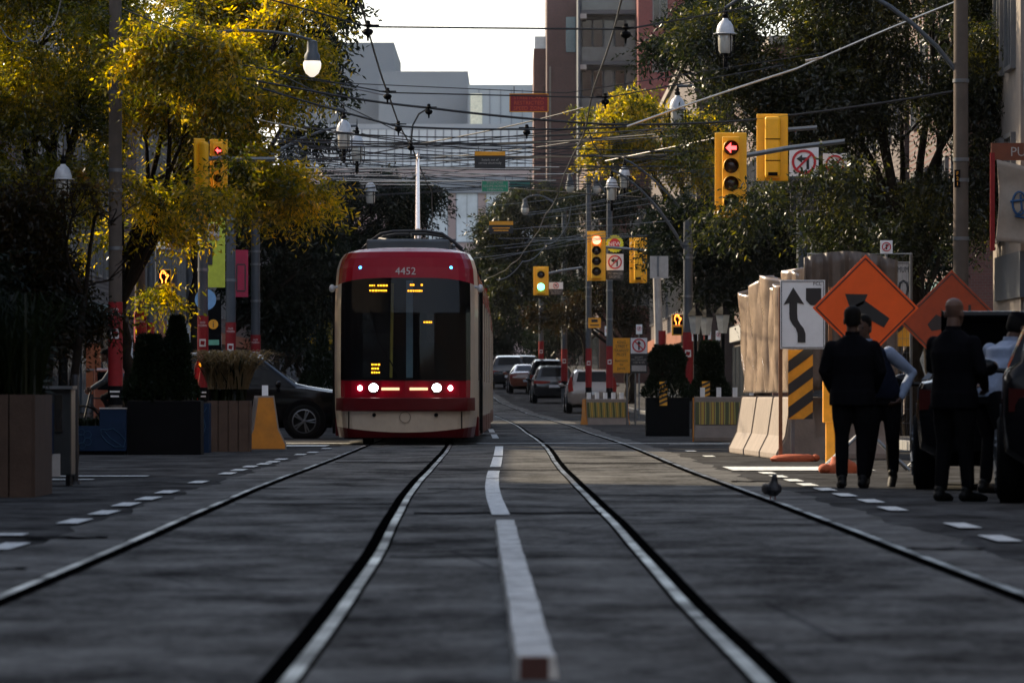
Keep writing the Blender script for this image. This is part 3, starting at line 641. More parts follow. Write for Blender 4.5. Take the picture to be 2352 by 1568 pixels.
def person(label, loc, rz, J, top, legs, hair=None, sleeves=None, cap=None, skin=SKIN, coat=True, girth=1., scale=1., vest=None, apron=False, shoes=SHOEB):
    """J: joints in metres, the person facing -Y: hip, chest, neck, head, and for each side elbow, wrist, knee, ankle, toe"""
    t = thing('person', label, 'person', loc, rz); t.scale = (scale,)*3
    hip, ch, nk, hd = [Vector(J[k]) for k in ('hip', 'chest', 'neck', 'head')]
    tilt = J.get('nod', 0)
    b = MB()
    H = MB(); H.rings([(0, -.052, -.115, .022, .022), (0, -.05, -.1, .042, .04), (0, -.034, -.06, .058, .068), (0, -.018, -.02, .068, .086), (0, -.004, .03, .073, .097), (0, .004, .07, .074, .098), (0, .006, .1, .064, .084), (0, .007, .122, .042, .056), (0, .008, .133, .012, .016)], 18)
    H.ball((0, -.103, -.022), (.014, .02, .02)); H.ball((0, -.098, .0), (.009, .014, .03)); H.ball((0, -.088, -.068), (.024, .012, .008))
    for s_ in (-1, 1): H.ball((s_*.077, .008, -.008), (.012, .022, .033)); H.ball((s_*.03, -.083, .022), (.022, .012, .008))
    Mh = Matrix.Rotation(J.get('turn', 0), 3, 'Z') @ Matrix.Rotation(tilt, 3, 'X')
    b.add([hd+Mh @ Vector(v) for v in H.v], H.f)
    b.limb([(nk-Vector((0, 0, .05)), .062), (nk+(hd-nk)*.35, .056), (hd-Vector((0, -.01, .05)), .055)], 12)
    b.limb([(hip, .1), ((hip+ch)/2, .1), (ch, .11), (nk-Vector((0, 0, .04)), .06)], 12)
    up = MB(); lg = MB(); g = girth
    fx = Vector((1, 0, 0))
    def torso(mb, e):
        mb.rings([(hip.x, hip.y, hip.z-.06, .165*g+e, .115*g+e), (hip.x, hip.y, hip.z+.02, .17*g+e, .125*g+e), ((hip.x*2+ch.x)/3, (hip.y*2+ch.y)/3-.01*(g-1)*4, hip.z+.16, .16*g+e, .125*g+e), ((hip.x+ch.x)/2, (hip.y+ch.y)/2, (hip.z+ch.z)/2+.05, .165*g+e, .125*g+e),
                  (ch.x, ch.y, ch.z, .18*g+e, .125*g+e), (ch.x, ch.y, ch.z+.09, .175*g+e, .11+e), ((ch.x+nk.x)/2, (ch.y+nk.y)/2, nk.z-.045, .13+e, .085+e), (nk.x, nk.y, nk.z, .07+e, .065+e)], 20)
    torso(up, .012)
    if coat: up.rings([(hip.x, hip.y, hip.z-.14, .175*g+.02, .125*g+.02), (hip.x, hip.y, hip.z, .175*g+.016, .13*g+.014)], 20)
    slv = MB() if sleeves else up
    for s_, sd in ((1, 'L'), (-1, 'R')):
        sh = Vector((ch.x+s_*.185*(.5+.5*g), ch.y, ch.z+.075)) if 'sh'+sd not in J else Vector(J['sh'+sd])
        el, wr = Vector(J['el'+sd]), Vector(J['wr'+sd])
        b.limb([(sh, .045), (el, .036), (wr, .026)], 10)
        hand(b, wr+(wr-el).normalized()*.015, J.get('hd'+sd, wr-el), s_)
        slv.limb([(sh, .07), (sh+(el-sh)*.5, .064), (el, .053), (el+(wr-el)*.5, .05), (wr, .041)], 12)
        kn, an, to = Vector(J['kn'+sd]), Vector(J['an'+sd]), Vector(J['to'+sd])
        hj = Vector((hip.x+s_*.09, hip.y, hip.z-.04))
        b.limb([(hj, .075), (kn, .05), (an, .038)], 10)
        lg.limb([(hj, .1*min(g, 1.15)), (hj+(kn-hj)*.5, .09*min(g, 1.15)), (kn, .07), (kn+(an-kn)*.45, .066), (an+(kn-an)*.1, .058)], 12)
        so_ = MB(); q = (to-an); q.z = 0; q.normalize(); zt = to.z
        M = Matrix.Rotation(math.atan2(q.x, -q.y), 3, 'Z')
        sh_ = MB(); sh_.limb([((0, .05, .045), .045), ((0, -.03, .045), .045), ((0, -.11, .035), .042), ((0, -.17, .025), .03)], 10); sh_.limb([((0, .03, .05), .045), ((0, .02, .1), .048)], 10)
        base = Vector((an.x, an.y, an.z-.09)); pit = J.get('pit'+sd, 0); Mp = M @ Matrix.Rotation(pit, 3, 'X')
        so_.add([base+Mp @ Vector((x, y, max(z, .0))) for x, y, z in sh_.v], sh_.f)
        finish(so_.build('shoe', shoes, t), .009, 2)
    lg.rings([(hip.x, hip.y, hip.z-.12, .16*g, .115*g), (hip.x, hip.y, hip.z+.06, .165*g, .12*g)], 18)
    finish(b.build('body', skin, t), .0065, 2)
    finish(up.build('jacket' if coat else ('waistcoat' if vest else 'shirt'), vest or top, t), .012, 5)
    if sleeves: finish(slv.build('shirt_sleeve', sleeves, t), .011, 5)
    finish(lg.build('trousers', legs, t), .012, 5)
    cl_ = MB(); cl_.rings([(nk.x, nk.y, nk.z-.03, .078, .072), (nk.x, nk.y-.004, nk.z+.035, .066, .064)], 18); cl_.build('collar', (sleeves or SHIRT) if not coat else top, t, 60)
    if hair:
        h = MB(); h.rings([(0, .035, -.05, .05, .06), (0, .03, -.02, .075, .08), (0, .018, .03, .081, .095), (0, .012, .07, .083, .104), (0, .01, .105, .073, .093), (0, .01, .132, .045, .06), (0, .01, .142, .012, .016)], 18)
        o = MB(); o.add([hd+Mh @ Vector(v) for v in h.v], h.f); o.build('hair', hair, t, 60)
    if cap:
        h = MB(); h.rings([(0, 0, .045, .086, .108), (0, .0, .08, .088, .11), (0, .005, .12, .075, .095), (0, .008, .145, .04, .05), (0, .008, .15, .01, .012)], 18)
        h.rings([(0, -.12, .045, .07, .075), (0, -.12, .055, .068, .072)], 18)
        o = MB(); o.add([hd+Mh @ Vector(v) for v in h.v], h.f); o.build('cap', cap, t, 50)
    e = MB()
    for s_ in (-1, 1): e.ball(tuple(hd+Mh @ Vector((s_*.03, -.086, .006))), .0115, 8, 6)
    e.build('eyes', EYE, t, 60)
    return t
def stand(**k):
    J = dict(hip=(0, 0, .93), chest=(0, .01, 1.27), neck=(0, .02, 1.46), head=(0, -.0, 1.6), elL=(.27, .03, 1.12), wrL=(.27, -.06, .88), elR=(-.27, .03, 1.12), wrR=(-.27, -.06, .88),
             knL=(.11, -.01, .5), anL=(.12, .03, .09), toL=(.14, -.15, 0), knR=(-.11, -.01, .5), anR=(-.12, .03, .09), toR=(-.14, -.15, 0))
    J.update(k); return J
def gx(x, y): p = (y-HY)/CH; return ((x-CX)/p, F/p, 0)
# heavy man, back to the camera, hands in front of him
person('heavy man in black suit standing with his back to the camera', gx(1958, 1121), PI-.1, stand(elL=(.275, .0, 1.12), wrL=(.2, -.16, .93), elR=(-.275, .0, 1.12), wrR=(-.2, -.16, .93), knL=(.1, -.01, .5), knR=(-.1, 0, .5), anL=(.1,.03,.09), toL=(.13,-.15,0), anR=(-.1,.03,.09), toR=(-.13,-.15,0)), SUITB, JEANB, HAIRB, girth=1.17, scale=.985)
# man in waistcoat, pale sleeves, hand on hip, one heel lifted
p = gx(2048, 1120)
person('man in waistcoat and pale blue sleeves, hand on hip, facing camera', (p[0]-.07, p[1]+.6, 0), -.12,
       stand(hip=(.02, 0, .9), chest=(-.1, -.01, 1.2), neck=(-.14, 0, 1.38), head=(-.165, -.03, 1.51), turn=-.3, elL=(.3, .1, 1.09), wrL=(.2, -.02, .86), hdL=(-.3, -.5, -.4), elR=(-.33, -.03, 1.02), wrR=(-.28, -.16, .82),
             knL=(.12, -.02, .48), anL=(.12, .1, .13), toL=(.1, -.1, 0), pitL=.55, knR=(-.08, -.03, .5), anR=(-.14, .02, .09)), SHIRT, JEANB, HAIRB, sleeves=SHIRT, coat=False, vest=NAVY)
# bald man
person('bald man in black suit standing in profile at the parked saloon', gx(2192, 1151), 2.45, stand(elL=(.28, -.06, 1.14), wrL=(.12, -.26, 1.02), elR=(-.28, .0, 1.12), wrR=(-.16, -.22, .98), turn=.2, anR=(-.13, -.02, .09), toR=(-.2, -.2, 0)), SUITB, JEANB, None, skin=SKIN2, girth=1.18, scale=.965)
# man in cap leaning over at the frame's edge
p = pw(2338, 1140, 48.5)
person('man in dark cap and pale shirt leaning at the right edge', (p[0]-.16, 48.8, 0), 2.2, stand(hip=(0, .12, .92), chest=(0, -.08, 1.2), neck=(0, -.16, 1.36), head=(0, -.24, 1.47), nod=.35, elL=(.26, -.2, 1.02), wrL=(.16, -.42, .95), elR=(-.26, -.2, 1.02), wrR=(-.16, -.42, .95)), SHIRT, JEANB, HAIRB, coat=False, sleeves=None, cap=SUITB)
# cyclist and bicycle beyond the planters
d = 108; cx_ = pw(252, 0, d)[0]
bk = thing('bicycle', 'dark bicycle ridden towards the left beyond the blue planter', 'bicycle', (cx_, d, .0), 0)
for x in (-.52, .52):
    wt = MB(); n = 28
    wt.tube([(x+.33*math.cos(2*PI*i/n), 0, .35+.33*math.sin(2*PI*i/n)) for i in range(n+1)], .02, 6)
    for k in range(12): wt.tube([(x, 0, .35), (x+.33*math.cos(2*PI*k/12), 0, .35+.33*math.sin(2*PI*k/12))], .003, 3)
    wt.build('wheel', RUBBER, bk, 50)
fm = MB()
for a, b in (((.52,0,.35),(.12,0,.32)),((.12,0,.32),(.28,0,.85)),((.28,0,.8),(-.38,0,.84)),((.12,0,.32),(-.4,0,.72)),((-.52,0,.35),(-.38,0,.95)),((.52,0,.35),(.28,0,.8))): fm.tube([a, b], .018, 6)
fm.build('frame', DARK, bk); MB().tube([(-.38, -.28, 1.0), (-.36, 0, .96), (-.38, .28, 1.0)], .014, 6).build('handlebar', DARK, bk)
MB().rings([(.28, 0, .87, .12, .07), (.28, 0, .92, .11, .06)], 12).build('saddle', BLACK, bk)
JK = mat('grey_blue_jacket', (.03,.045,.06), .9, scale=14)
person('cyclist in grey jacket and dark cap riding towards the left', (cx_+.02, d-.01, .12), -PI/2, stand(hip=(0, .28, .95), chest=(0, .08, 1.24), neck=(0, -.02, 1.42), head=(0, -.1, 1.54), elL=(.25, -.12, 1.05), wrL=(.24, -.34, .92), elR=(-.25, -.12, 1.05), wrR=(-.24, -.34, .92),
        knL=(.1, -.14, .72), anL=(.1, .08, .36), toL=(.1, -.08, .3), knR=(-.1, -.06, .56), anR=(-.1, .1, .16), toR=(-.1, -.06, .1)), JK, JEANB, HAIRB, cap=SUITB, coat=True)
# pigeon on the rail
t = thing('pigeon', 'dark pigeon standing on the right hand rail', 'pigeon', gx(1775, 1149), .3)
b = MB(); b.rings([(0, 0, .035, .02, .03), (0, 0, .05, .045, .07), (0, .005, .085, .062, .1), (0, .0, .115, .058, .085), (0, -.02, .14, .042, .055), (0, -.035, .165, .028, .032), (0, -.042, .19, .025, .028), (0, -.045, .21, .02, .024), (0, -.045, .22, .006, .008)], 14)
b.limb([((0, .06, .09), .035), ((0, .17, .065), .018)], 8); b.limb([((0, -.065, .195), .008), ((0, -.085, .19), .003)], 6)
PIG = mat('pigeon_feathers', (.02,.021,.025), .6, var=.5, scale=30)
finish(b.build('body', PIG, t), .006, 2)
for s_ in (-1, 1):
    w_ = MB(); w_.ball((s_*.055, .03, .1), (.016, .09, .045)); w_.build('wing', PIG, t, 60)
    l_ = MB(); l_.tube([(s_*.02, 0, .04), (s_*.022, 0, .0)], .005, 6); l_.tube([(s_*.022, .01, .004), (s_*.022, -.03, .004)], .004, 5); l_.build('leg', mat('pigeon_leg', (.3,.08,.05), .6), t)
# ---------------------------------------------------------------- lamps, poles
def arc(p0, p1, bulge, n=10):
    p0, p1 = Vector(p0), Vector(p1)
    return [p0+(p1-p0)*(i/n)+Vector((0, 0, bulge*math.sin(PI*i/n)**.8)) for i in range(n+1)]
def lantern(t, c, k=.78, hang=True):
    """heritage lantern: white dome, clear glass, black cage; c = centre of the dome's rim, local"""
    x, y, z = c; ms = []
    h = MB(); h.lathe([(.26*k, 0), (.265*k, .015*k), (.2*k, .03*k), (.195*k, .09*k), (.17*k, .19*k), (.12*k, .27*k), (.07*k, .31*k), (.05*k, .36*k)], c, 18); ho = h.build('lamp_hood', LAMPW, t, 40)
    g_ = MB(); g_.lathe([(.15*k, -.005), (.165*k, -.08*k), (.15*k, -.36*k), (.12*k, -.42*k)], c, 16); g_.build('lamp_glass', LAMPG, t, 40)
    b = MB(); b.lathe([(.055*k, .34*k), (.075*k, .42*k), (.04*k, .46*k), (.05*k, .5*k), (.018*k, .56*k), (.004, .78*k)], c, 10); b.build('lamp_finial', BLACK, t, 40); b = MB()
    for q in range(4):
        a = q*PI/2+.5; ca, sa = math.cos(a), math.sin(a)
        b.tube([(x+.23*k*ca, y+.23*k*sa, z), (x+.23*k*ca, y+.23*k*sa, z-.4*k), (x+.18*k*ca, y+.18*k*sa, z-.5*k), (x+.03*k*ca, y+.03*k*sa, z-.52*k)], .014*k, 5)
    b.lathe([(.045*k, -.42*k), (.05*k, -.55*k), (.05*k, -.74*k), (.015, -.78*k)], c, 10)
    b.build('lamp_cage', BLACK, t, 40)
LAMPGLINT = mat('glint_globe_glass', (.6,.55,.48), .15, emit=.55, ecol=(1,.86,.7), var=.1)  # mild emission stands in for a daylight glint on one globe
def globe(t, c, k=1., lit=False):  # lit: gives the globe the daylight glint material, the lamp is not on
    h = MB(); h.lathe([(.2*k, 0), (.2*k, .14*k), (.14*k, .24*k), (.13*k, .5*k), (.06*k, .53*k)], c, 16); h.build('lamp_housing', POLEG, t, 40)
    g_ = MB(); g_.lathe([(.21*k, -.005), (.235*k, -.08*k), (.22*k, -.2*k), (.16*k, -.33*k), (.06*k, -.41*k), (.01, -.42*k)], c, 18); g_.build('lamp_globe', LAMPGLINT if lit else LAMPG, t, 60)
WRAPW = mat('wrap_white', (.55,.52,.5), .5)
def pole(xp, d, wpx, label, m=POLEG, top=9.5, wrap=True, lean=0, group=None, arms=(), lamp=None, bands=True, name='utility_pole', plate=None, lettered=True, bulge=.35):
    X = pw(xp, 0, d)[0]; r = wpx*d/F/2
    t = thing(name, label, 'pole', (X, d, gz(d)+(.14 if abs(X-cl(d)) > 6.9 else 0)), 0, group)
    MB().tube([(0, 0, 0), (lean*.5, 0, top*.5), (lean, 0, top)], [r*1.08, r, r*.9], 14).build('shaft', m, t, 50)
    if wrap:
        w_ = MB().lathe([(r*1.13, 1.05), (r*1.11, 2.5)], (lean*.18, 0, 0), 18); w_.build('banner_wrap', REDWRAP, t, 40)
        pn = MB(); pn.mi = 0
        pn.box((lean*.2, -r*1.13, 1.95), (r*1.25, .02, r*1.5)); 
        lb = MB(); lb.lathe([(r*1.14, .72), (r*1.13, 1.045)], (lean*.1, 0, 0), 18); lb.build('wrap_foot', BLACK, t, 40)
        wp = pn.build('wrap_panel', WRAPW, t)
        em = MB(); em.prism([(-r*.45, 1.95-r*.3), (r*.3, 1.95-r*.45), (r*.48, 1.95+r*.35), (-r*.35, 1.95+r*.42)], -r*1.16-.012, -r*1.16); em.v = [(x+lean*.2, y, z) for x, y, z in em.v]; em.build('emblem', REDWRAP, t)
        if lettered:
            tx = MB().text('OLD\nTOWN', (lean*.22, 2.33), r*1.05, -r*1.16, r*1.7); tx.build('lettering', WRAPW, t)
            t2 = MB().box((lean*.1, -r*1.15, .95), (r*1.5, .015, .03)); t2.box((lean*.1, -r*1.15, .87), (r*1.3, .015, .03)); t2.build('foot_lettering', WRAPW, t)
    if bands:
        for z in (3.4, 4.4, 4.75, 6.1):
            if z < top-.2: MB().lathe([(r*1.12, z), (r*1.12, z+.06)], (lean*z/top, 0, 0), 14).build('pole_band', STEEL, t, 40)
    for kind, x1, y1, z0, dd in arms:                  # arm to a lamp: pixel of the lamp rim, spring height on the pole, distance
        q = pw(x1, y1, dd); L = Vector((q[0]-X, dd-d, q[2]-t.location.z))
        if kind == 'lantern':
            e = (L.x, L.y, L.z+.45); MB().tube(arc((0, 0, z0), e, bulge), [.04]*5+[.028]*6, 8).build('lamp_arm', POLEG, t, 60); lantern(t, tuple(L))
        elif kind == 'globe':
            e = (L.x, L.y, L.z+.36); MB().tube(arc((0, 0, z0), e, bulge), [.035]*5+[.026]*6, 8).build('lamp_arm', POLEG, t, 60); globe(t, tuple(L), .68, x1 == 717)
        elif kind == 'small':
            e = (L.x, L.y, L.z+.42); MB().tube(arc((0, 0, z0), e, .45), [.05]*5+[.035]*6, 8).build('lamp_arm', POLEG, t, 60); globe(t, tuple(L), .8)
    if plate:
        m_ = MB().box((-r*.55, -r*1.0, plate), (.1, .02, .3)); pl = m_.build('number_plate', BLACK, t)
        tx = MB().text('F\n2\n1', (-r*.55, plate), .24, -r*1.0-.014); tx.build('plate_lettering', AMBERS, t)
    return t
G1 = 'poles with red wraps along the left kerb'; G2 = 'grey poles along the right kerb'
pole(265, 95, 30, 'stout utility pole with steel bands rising through the left tree', CONCP, 11, arms=[('globe', 717, 140, 6.6, 96)])
pole(322, 105, 26, 'red wrapped pole standing directly left of the pedestrian signal', CONCP, 3.6, bands=False)
pole(346, 132, 16, 'thin pole with a small red wrap beside the pedestrian signal', POLEG, 5.2, bands=False, lettered=False)
pole(436, 140, 17, 'slim grey pole left of the lime green banner', POLEG, 7, lettered=True)
pole(466, 111, 23, 'grey pole with bright red wrap beside the lime green banner', POLEG, 7.4, arms=[('lantern', 790, 305, 6.0, 111)])
pole(530, 121, 22, 'grey pole between the lime green and crimson banners', POLEG, 8, arms=[('lantern', 820, 336, 5.4, 121)])
pole(587, 150, 21, 'dim grey pole right of the crimson banner', POLEG, 6, wrap=True, arms=[('lantern', 851, 440, 5.5, 150)])
pole(2207, 94, 34, 'concrete pole with plate F21 at the right', CONCP, 11, wrap=True, plate=4.45, arms=[('lantern', 1666, 79, 6.2, 94)], lettered=False, bulge=1.0)
pole(1875, 106, 30, 'grey pole behind the mesh site fence', POLEG, 6.2, wrap=False, arms=[('lantern', 1556, 252, 5.6, 106)])
pole(1842, 112, 26, 'pale grey pole close left of the mesh fence corner', POLEG, 5.2, wrap=False, bands=False)
pole(2062, 101, 16, 'thin pale pole with a black plate behind the mesh fence', CONCP, 4.6, wrap=False, bands=False)
pole(1520, 138, 20, 'leaning pale pole with red and white wrap under the white sign', OFFW, 4.0, lean=-.13, wrap=True, bands=False, lettered=False)
pole(1580, 142, 22, 'blue grey pole right of the leaning pale pole', POLEG, 5.4, arms=[('lantern', 1405, 431, 4.5, 142)], lettered=False)
pole(1626, 150, 17, 'slim blue grey pole behind the street lanterns on the right', POLEG, 5.2, arms=[('lantern', 1434, 404, 4.8, 150)], lettered=False)
pole(1400, 190, 14, 'far grey pole beyond the yellow transit notice', POLEG, 8, arms=[('globe', 1309, 425, 7.6, 190)], lettered=False)
pole(1352, 205, 13, 'farther grey pole beside the small amber sign', POLEG, 9, arms=[('globe', 1371, 428, 8.4, 205)], lettered=False)
pole(1296, 250, 13, 'distant grey pole above the queued cars', POLEG, 9, arms=[('small', 1206, 478, 8.6, 250)], lettered=False)
pole(1243, 290, 11, 'faintest grey pole at the far end of the queue', POLEG, 10, arms=[('small', 1198, 492, 9.6, 290)], lettered=False)
def post_lamp(xp, y, d, label):
    X, _, Z = pw(xp, y, d); g0 = gz(d)+(.14 if abs(X-cl(d)) > 6.9 else 0)
    t = thing('street_lamp', label, 'street lamp', (X, d, g0)); L = Z-g0
    MB().lathe([(.16, 0), (.17, .1), (.12, .25), (.085, .7), (.06, L*.6), (.05, L-.6)], (0, 0, 0), 14).build('post', BLACK, t, 40)
    lantern(t, (0, 0, L)); return t
post_lamp(145, 413, 95, 'black street lamp with white dome in front of the left tree')
post_lamp(2203, 330, 104, 'street lamp with white dome behind the concrete pole')
# square box lanterns far right
for xp, d, lb in ((1597, 136, 'square white lantern on a black post, leftmost of the three'), (1622, 139, 'square white lantern on a black post, middle of three'), (1660, 134, 'square white lantern on a black post, rightmost of the three')):
    X = pw(xp, 0, d)[0]; t = thing('street_lantern', lb, 'street lamp', (X, d, gz(d)), 0, 'square lanterns on the right pavement')
    MB().tube([(0, 0, 0), (0, 0, 2.4)], .05, 8).build('post', BLACK, t)
    MB().rings([(0, 0, 2.4, .1, .1), (0, 0, 2.85, .17, .17)], 4).build('lamp_glass', LAMPG, t)
    MB().rings([(0, 0, 2.85, .2, .2), (0, 0, 2.97, .13, .13), (0, 0, 3.05, .05, .05), (0, 0, 3.15, .04, .04)], 4).build('lamp_hood', BLACK, t)

# ---------------------------------------------------------------- traffic signals
LREDON = mat('signal_red_lit', (1,.1,.08), .3, emit=6, ecol=(1,.11,.06), var=0); LGRNON = mat('signal_green_lit', (.1,1,.6), .3, emit=3, ecol=(.12,1,.6), var=0)
LRARR = mat('signal_red_arrow', (1,.05,.05), .3, emit=3.2, ecol=(1,.06,.06), var=0)
HANDON = mat('signal_hand_lit', (1,.25,.03), .3, emit=3.2, ecol=(1,.22,.03), var=0); LENSOFF = mat('signal_lens_dark', (.03,.018,.014), .25)
def signal(x0, y0, x1, y1, d, label, n=4, lit=0, kind='red', arm=None, hide=0, group=None):
    px = F/d; X, _, Zt = pw((x0+x1)/2, y0, d); W = (x1-x0)/px; Hh = (y1-y0)/px; g0 = gz(d)
    t = thing('traffic_signal', label, 'traffic light', (X, d, Zt-Hh), 0, group)
    b = MB().box((0, 0, Hh/2), (W, .04, Hh)); b.build('backing_board', YEL, t, bev=.015)
    MB().box((0, -.09, Hh/2), (W*.56, .16, Hh*.9)).build('housing', YEL, t, bev=.02)
    r = min(W*.235, Hh*.86/n/2*.86); stp = Hh*.84/n
    for i in range(n):
        z = Hh*.92-stp*(i+.5)
        on = i == lit
        lz = MB().lathe([(r, 0), (r*.9, .03), (r*.5, .05), (.005, .056)], (0, -.172, z), 18, Matrix.Rotation(PI/2, 3, 'X'))
        m = ({'red': LREDON, 'green': LGRNON, 'arrow': LENSOFF}[kind] if on else LENSOFF)
        lens = lz.build('lens', m, t, 60)
        if on and kind == 'arrow':
            a = MB().prism([(-r*.75, z), (-r*.05, z+r*.7), (-r*.05, z+r*.25), (r*.7, z+r*.25), (r*.7, z-r*.25), (-r*.05, z-r*.25), (-r*.05, z-r*.7)], -.24, -.232); a.build('arrow', LRARR, lens)
        v = MB(); m_ = 12; vs = []; fs = []
        for yy, kx in ((-.16, 1), (-.36, .96)):
            for k in range(m_+1):
                q = PI*(-.12)+PI*1.24*k/m_; vs.append((math.cos(q)*r*1.1*kx, yy, z+math.sin(q)*r*1.1*kx))
        for k in range(m_): fs.append((k, k+1, m_+2+k, m_+1+k))
        vm = v.add(vs, fs).build('visor', BLACK if kind != 'arrow' and not on else YEL, t, 60); sf = vm.modifiers.new('thickness', 'SOLIDIFY'); sf.thickness = .008
    if arm: MB().tube([(0, .08, Hh*.7), (arm[0]*.5, .1, Hh*.7+arm[1]*.6), (arm[0], .1, Hh*.7+arm[1])], .045, 8).build('mast_arm', STEEL, t)
    return t
signal(1642, 305, 1715, 500, 96, 'large yellow traffic signal with red arrow hanging before the right tree', 4, 0, 'arrow', (2.0, .3))
signal(1349, 531, 1391, 645, 170, 'yellow four lamp signal lit red beside the NEW disc', 4, 0, 'red', (2.9, -.2))
signal(1225, 612, 1260, 678, 215, 'small distant yellow signal showing green', 2, 1, 'green', (1.6, .3))
signal(482, 320, 523, 470, 98, 'orange yellow signal lit red within the left tree', 4, 0, 'arrow', (1.0, 0))
def signal_back(x0, y0, x1, y1, d, label, rz=0):
    px = F/d; X, _, Zb = pw((x0+x1)/2, y1, d); W = (x1-x0)/px; Hh = (y1-y0)/px
    t = thing('traffic_signal', label, 'traffic light', (X, d, Zb), rz)
    MB().box((0, 0, Hh/2), (W, .04, Hh)).build('backing_board', YEL, t, bev=.015)
    MB().box((0, -.1, Hh/2), (W*.5, .17, Hh*.92)).build('housing', YEL, t, bev=.05)
    m = MB(); 
    for z in (.3, .62): m.tube([(-W*.24, -.19, Hh*z), (W*.24, -.19, Hh*z)], .008, 5)
    m.box((0, -.2, Hh*.1), (W*.3, .03, Hh*.05)); m.build('clamp', BLACK, t)
    MB().tube([(0, .05, Hh*.75), (.8, .05, Hh*.8)], .04, 8).build('mast_arm', STEEL, t); return t
signal_back(1738, 262, 1810, 416, 98, 'back of a yellow signal half buried in the right tree')
signal_back(1446, 546, 1486, 650, 172, 'back of a yellow signal right of the NEW disc')
signal_back(440, 318, 476, 515, 97, 'orange signal seen side on behind the left branches', .9)
def ped(x0, y0, x1, y1, d, label):
    px = F/d; X, _, Zb = pw((x0+x1)/2, y1, d); W = (x1-x0)/px; Hh = (y1-y0)/px
    t = thing('pedestrian_signal', label, 'pedestrian signal', (X, d, Zb))
    MB().box((0, 0, Hh*.74), (W, .16, Hh*.5)).build('upper_housing', YEL, t, bev=.01); MB().box((0, 0, Hh*.24), (W, .16, Hh*.48)).build('lower_housing', YEL, t, bev=.01)
    MB().box((0, -.085, Hh*.74), (W*.9, .012, Hh*.45)).build('upper_screen', BLACK, t); MB().box((0, -.085, Hh*.22), (W*.76, .012, Hh*.34)).build('lower_screen', BLACK, t)
    h = MB(); s = W*.5; z = Hh*.74; th = .014*W/.3
    pts = [(-.3,-.95),(-.3,-.5),(-.62,-.05),(-.62,.55),(-.45,.62),(-.4,.95),(-.2,.98),(-.12,1.0),(.05,1.0),(.12,.95),(.28,.92),(.33,.5),(.38,.2),(.75,.45),(.86,.3),(.5,-.2),(.35,-.5),(.35,-.95)]
    h.tube([(x*s*.8, -.1, z+q*s*1.25*.72) for x, q in pts], th*.9, 6)
    for x in (-.4, -.1, .14): h.tube([(x*s*.8, -.1, z+.45*s), (x*s*.8, -.1, z+.8*s)], th*.5, 5)
    h.build('hand', HANDON, t)
    MB().box((W*.62, .05, Hh*.5), (W*.3, .06, .06)).build('bracket', YEL, t); MB().tube([(W*.75, .08, -Zb), (W*.75, .08, Hh)], .05, 8).build('post', POLEG, t); return t
ped(361, 618, 393, 690, 112, 'pedestrian signal showing an orange hand by the left poles')
ped(1543, 722, 1569, 770, 150, 'smaller pedestrian signal showing an orange hand on the right')

# ---------------------------------------------------------------- flat signs
def panel(t, c, w_, h_, m, nm='panel', y=0, bev=0, border=None, rot=0):
    o = MB().box((c[0], y, c[1]), (w_, .012, h_), ry=rot).build(nm, m, t, bev=bev)
    return o
def frame_line(t, c, w_, h_, m, th=.012, y=-.012, inset=.02, nm='border'):
    b = MB(); w2, h2 = w_/2-inset, h_/2-inset
    for x, z, a, e in ((c[0], c[1]+h2, 2*w2, th), (c[0], c[1]-h2, 2*w2, th)): b.box((x, y, z), (a, .006, e))
    for x, z, a, e in ((c[0]-w2, c[1], th, 2*h2), (c[0]+w2, c[1], th, 2*h2)): b.box((x, y, z), (a, .006, e-th*1.1))
    return b.build(nm, m, t)
def sign(name, label, x0, y0, x1, y1, d, m, post=None, group=None, bev=0, hang=0, rz=0):
    px = F/d; X, _, Z = pw((x0+x1)/2, (y0+y1)/2, d)
    t = thing(name, label, 'sign', (X, d, Z), rz, group); W = (x1-x0)/px; Hh = (y1-y0)/px
    panel(t, (0, 0), W, Hh, m)
    if post: 
        for q in post: MB().box((q*W, .03, -(Z-gz(d))/2+Hh*.2), (.05, .04, Z-gz(d)+Hh*.4)).build('post', mat('wood_post', (.2,.085,.035), .8), t)
    if hang: 
        for q in (-.38, .38): MB().tube([(q*W, 0, Hh/2), (q*W, 0, Hh/2+hang)], .008, 5).build('hanger', DARK, t)
    return t, W, Hh
def left_arrow_ban(t, c, r, y=-.01, m=REDSIGN, what='left'):
    a = MB()
    if what == 'left':
        a.prism([(c[0]-r*.62, c[1]+r*.25), (c[0]-r*.15, c[1]+r*.58), (c[0]-r*.15, c[1]+r*.36), (c[0]+r*.42, c[1]+r*.36), (c[0]+r*.42, c[1]-r*.62), (c[0]+r*.2, c[1]-r*.62), (c[0]+r*.2, c[1]+r*.12), (c[0]-r*.15, c[1]+r*.12), (c[0]-r*.15, c[1]-r*.1)], y-.004, y)
    elif what == 'up': a.prism([(c[0], c[1]+r*.72), (c[0]+r*.34, c[1]+r*.2), (c[0]+r*.12, c[1]+r*.2), (c[0]+r*.12, c[1]-r*.66), (c[0]-r*.12, c[1]-r*.66), (c[0]-r*.12, c[1]+r*.2), (c[0]-r*.34, c[1]+r*.2)], y-.004, y)
    else: a.box((c[0], y-.002, c[1]), (r*.35, .004, r*1.1)); a.box((c[0]+r*.2, y-.002, c[1]+r*.3), (r*.4, .003, r*.45))
    a.build('arrow', ORBLK, t)
    b = MB().disc(c, r, y-.012, 28, .005, r*.8); sgn = 1 if what != 'up' else -1
    b.box((c[0], y-.0145, c[1]), (r*1.75, .004, r*.17), ry=-sgn*PI/4); b.build('ban_ring', m, t)
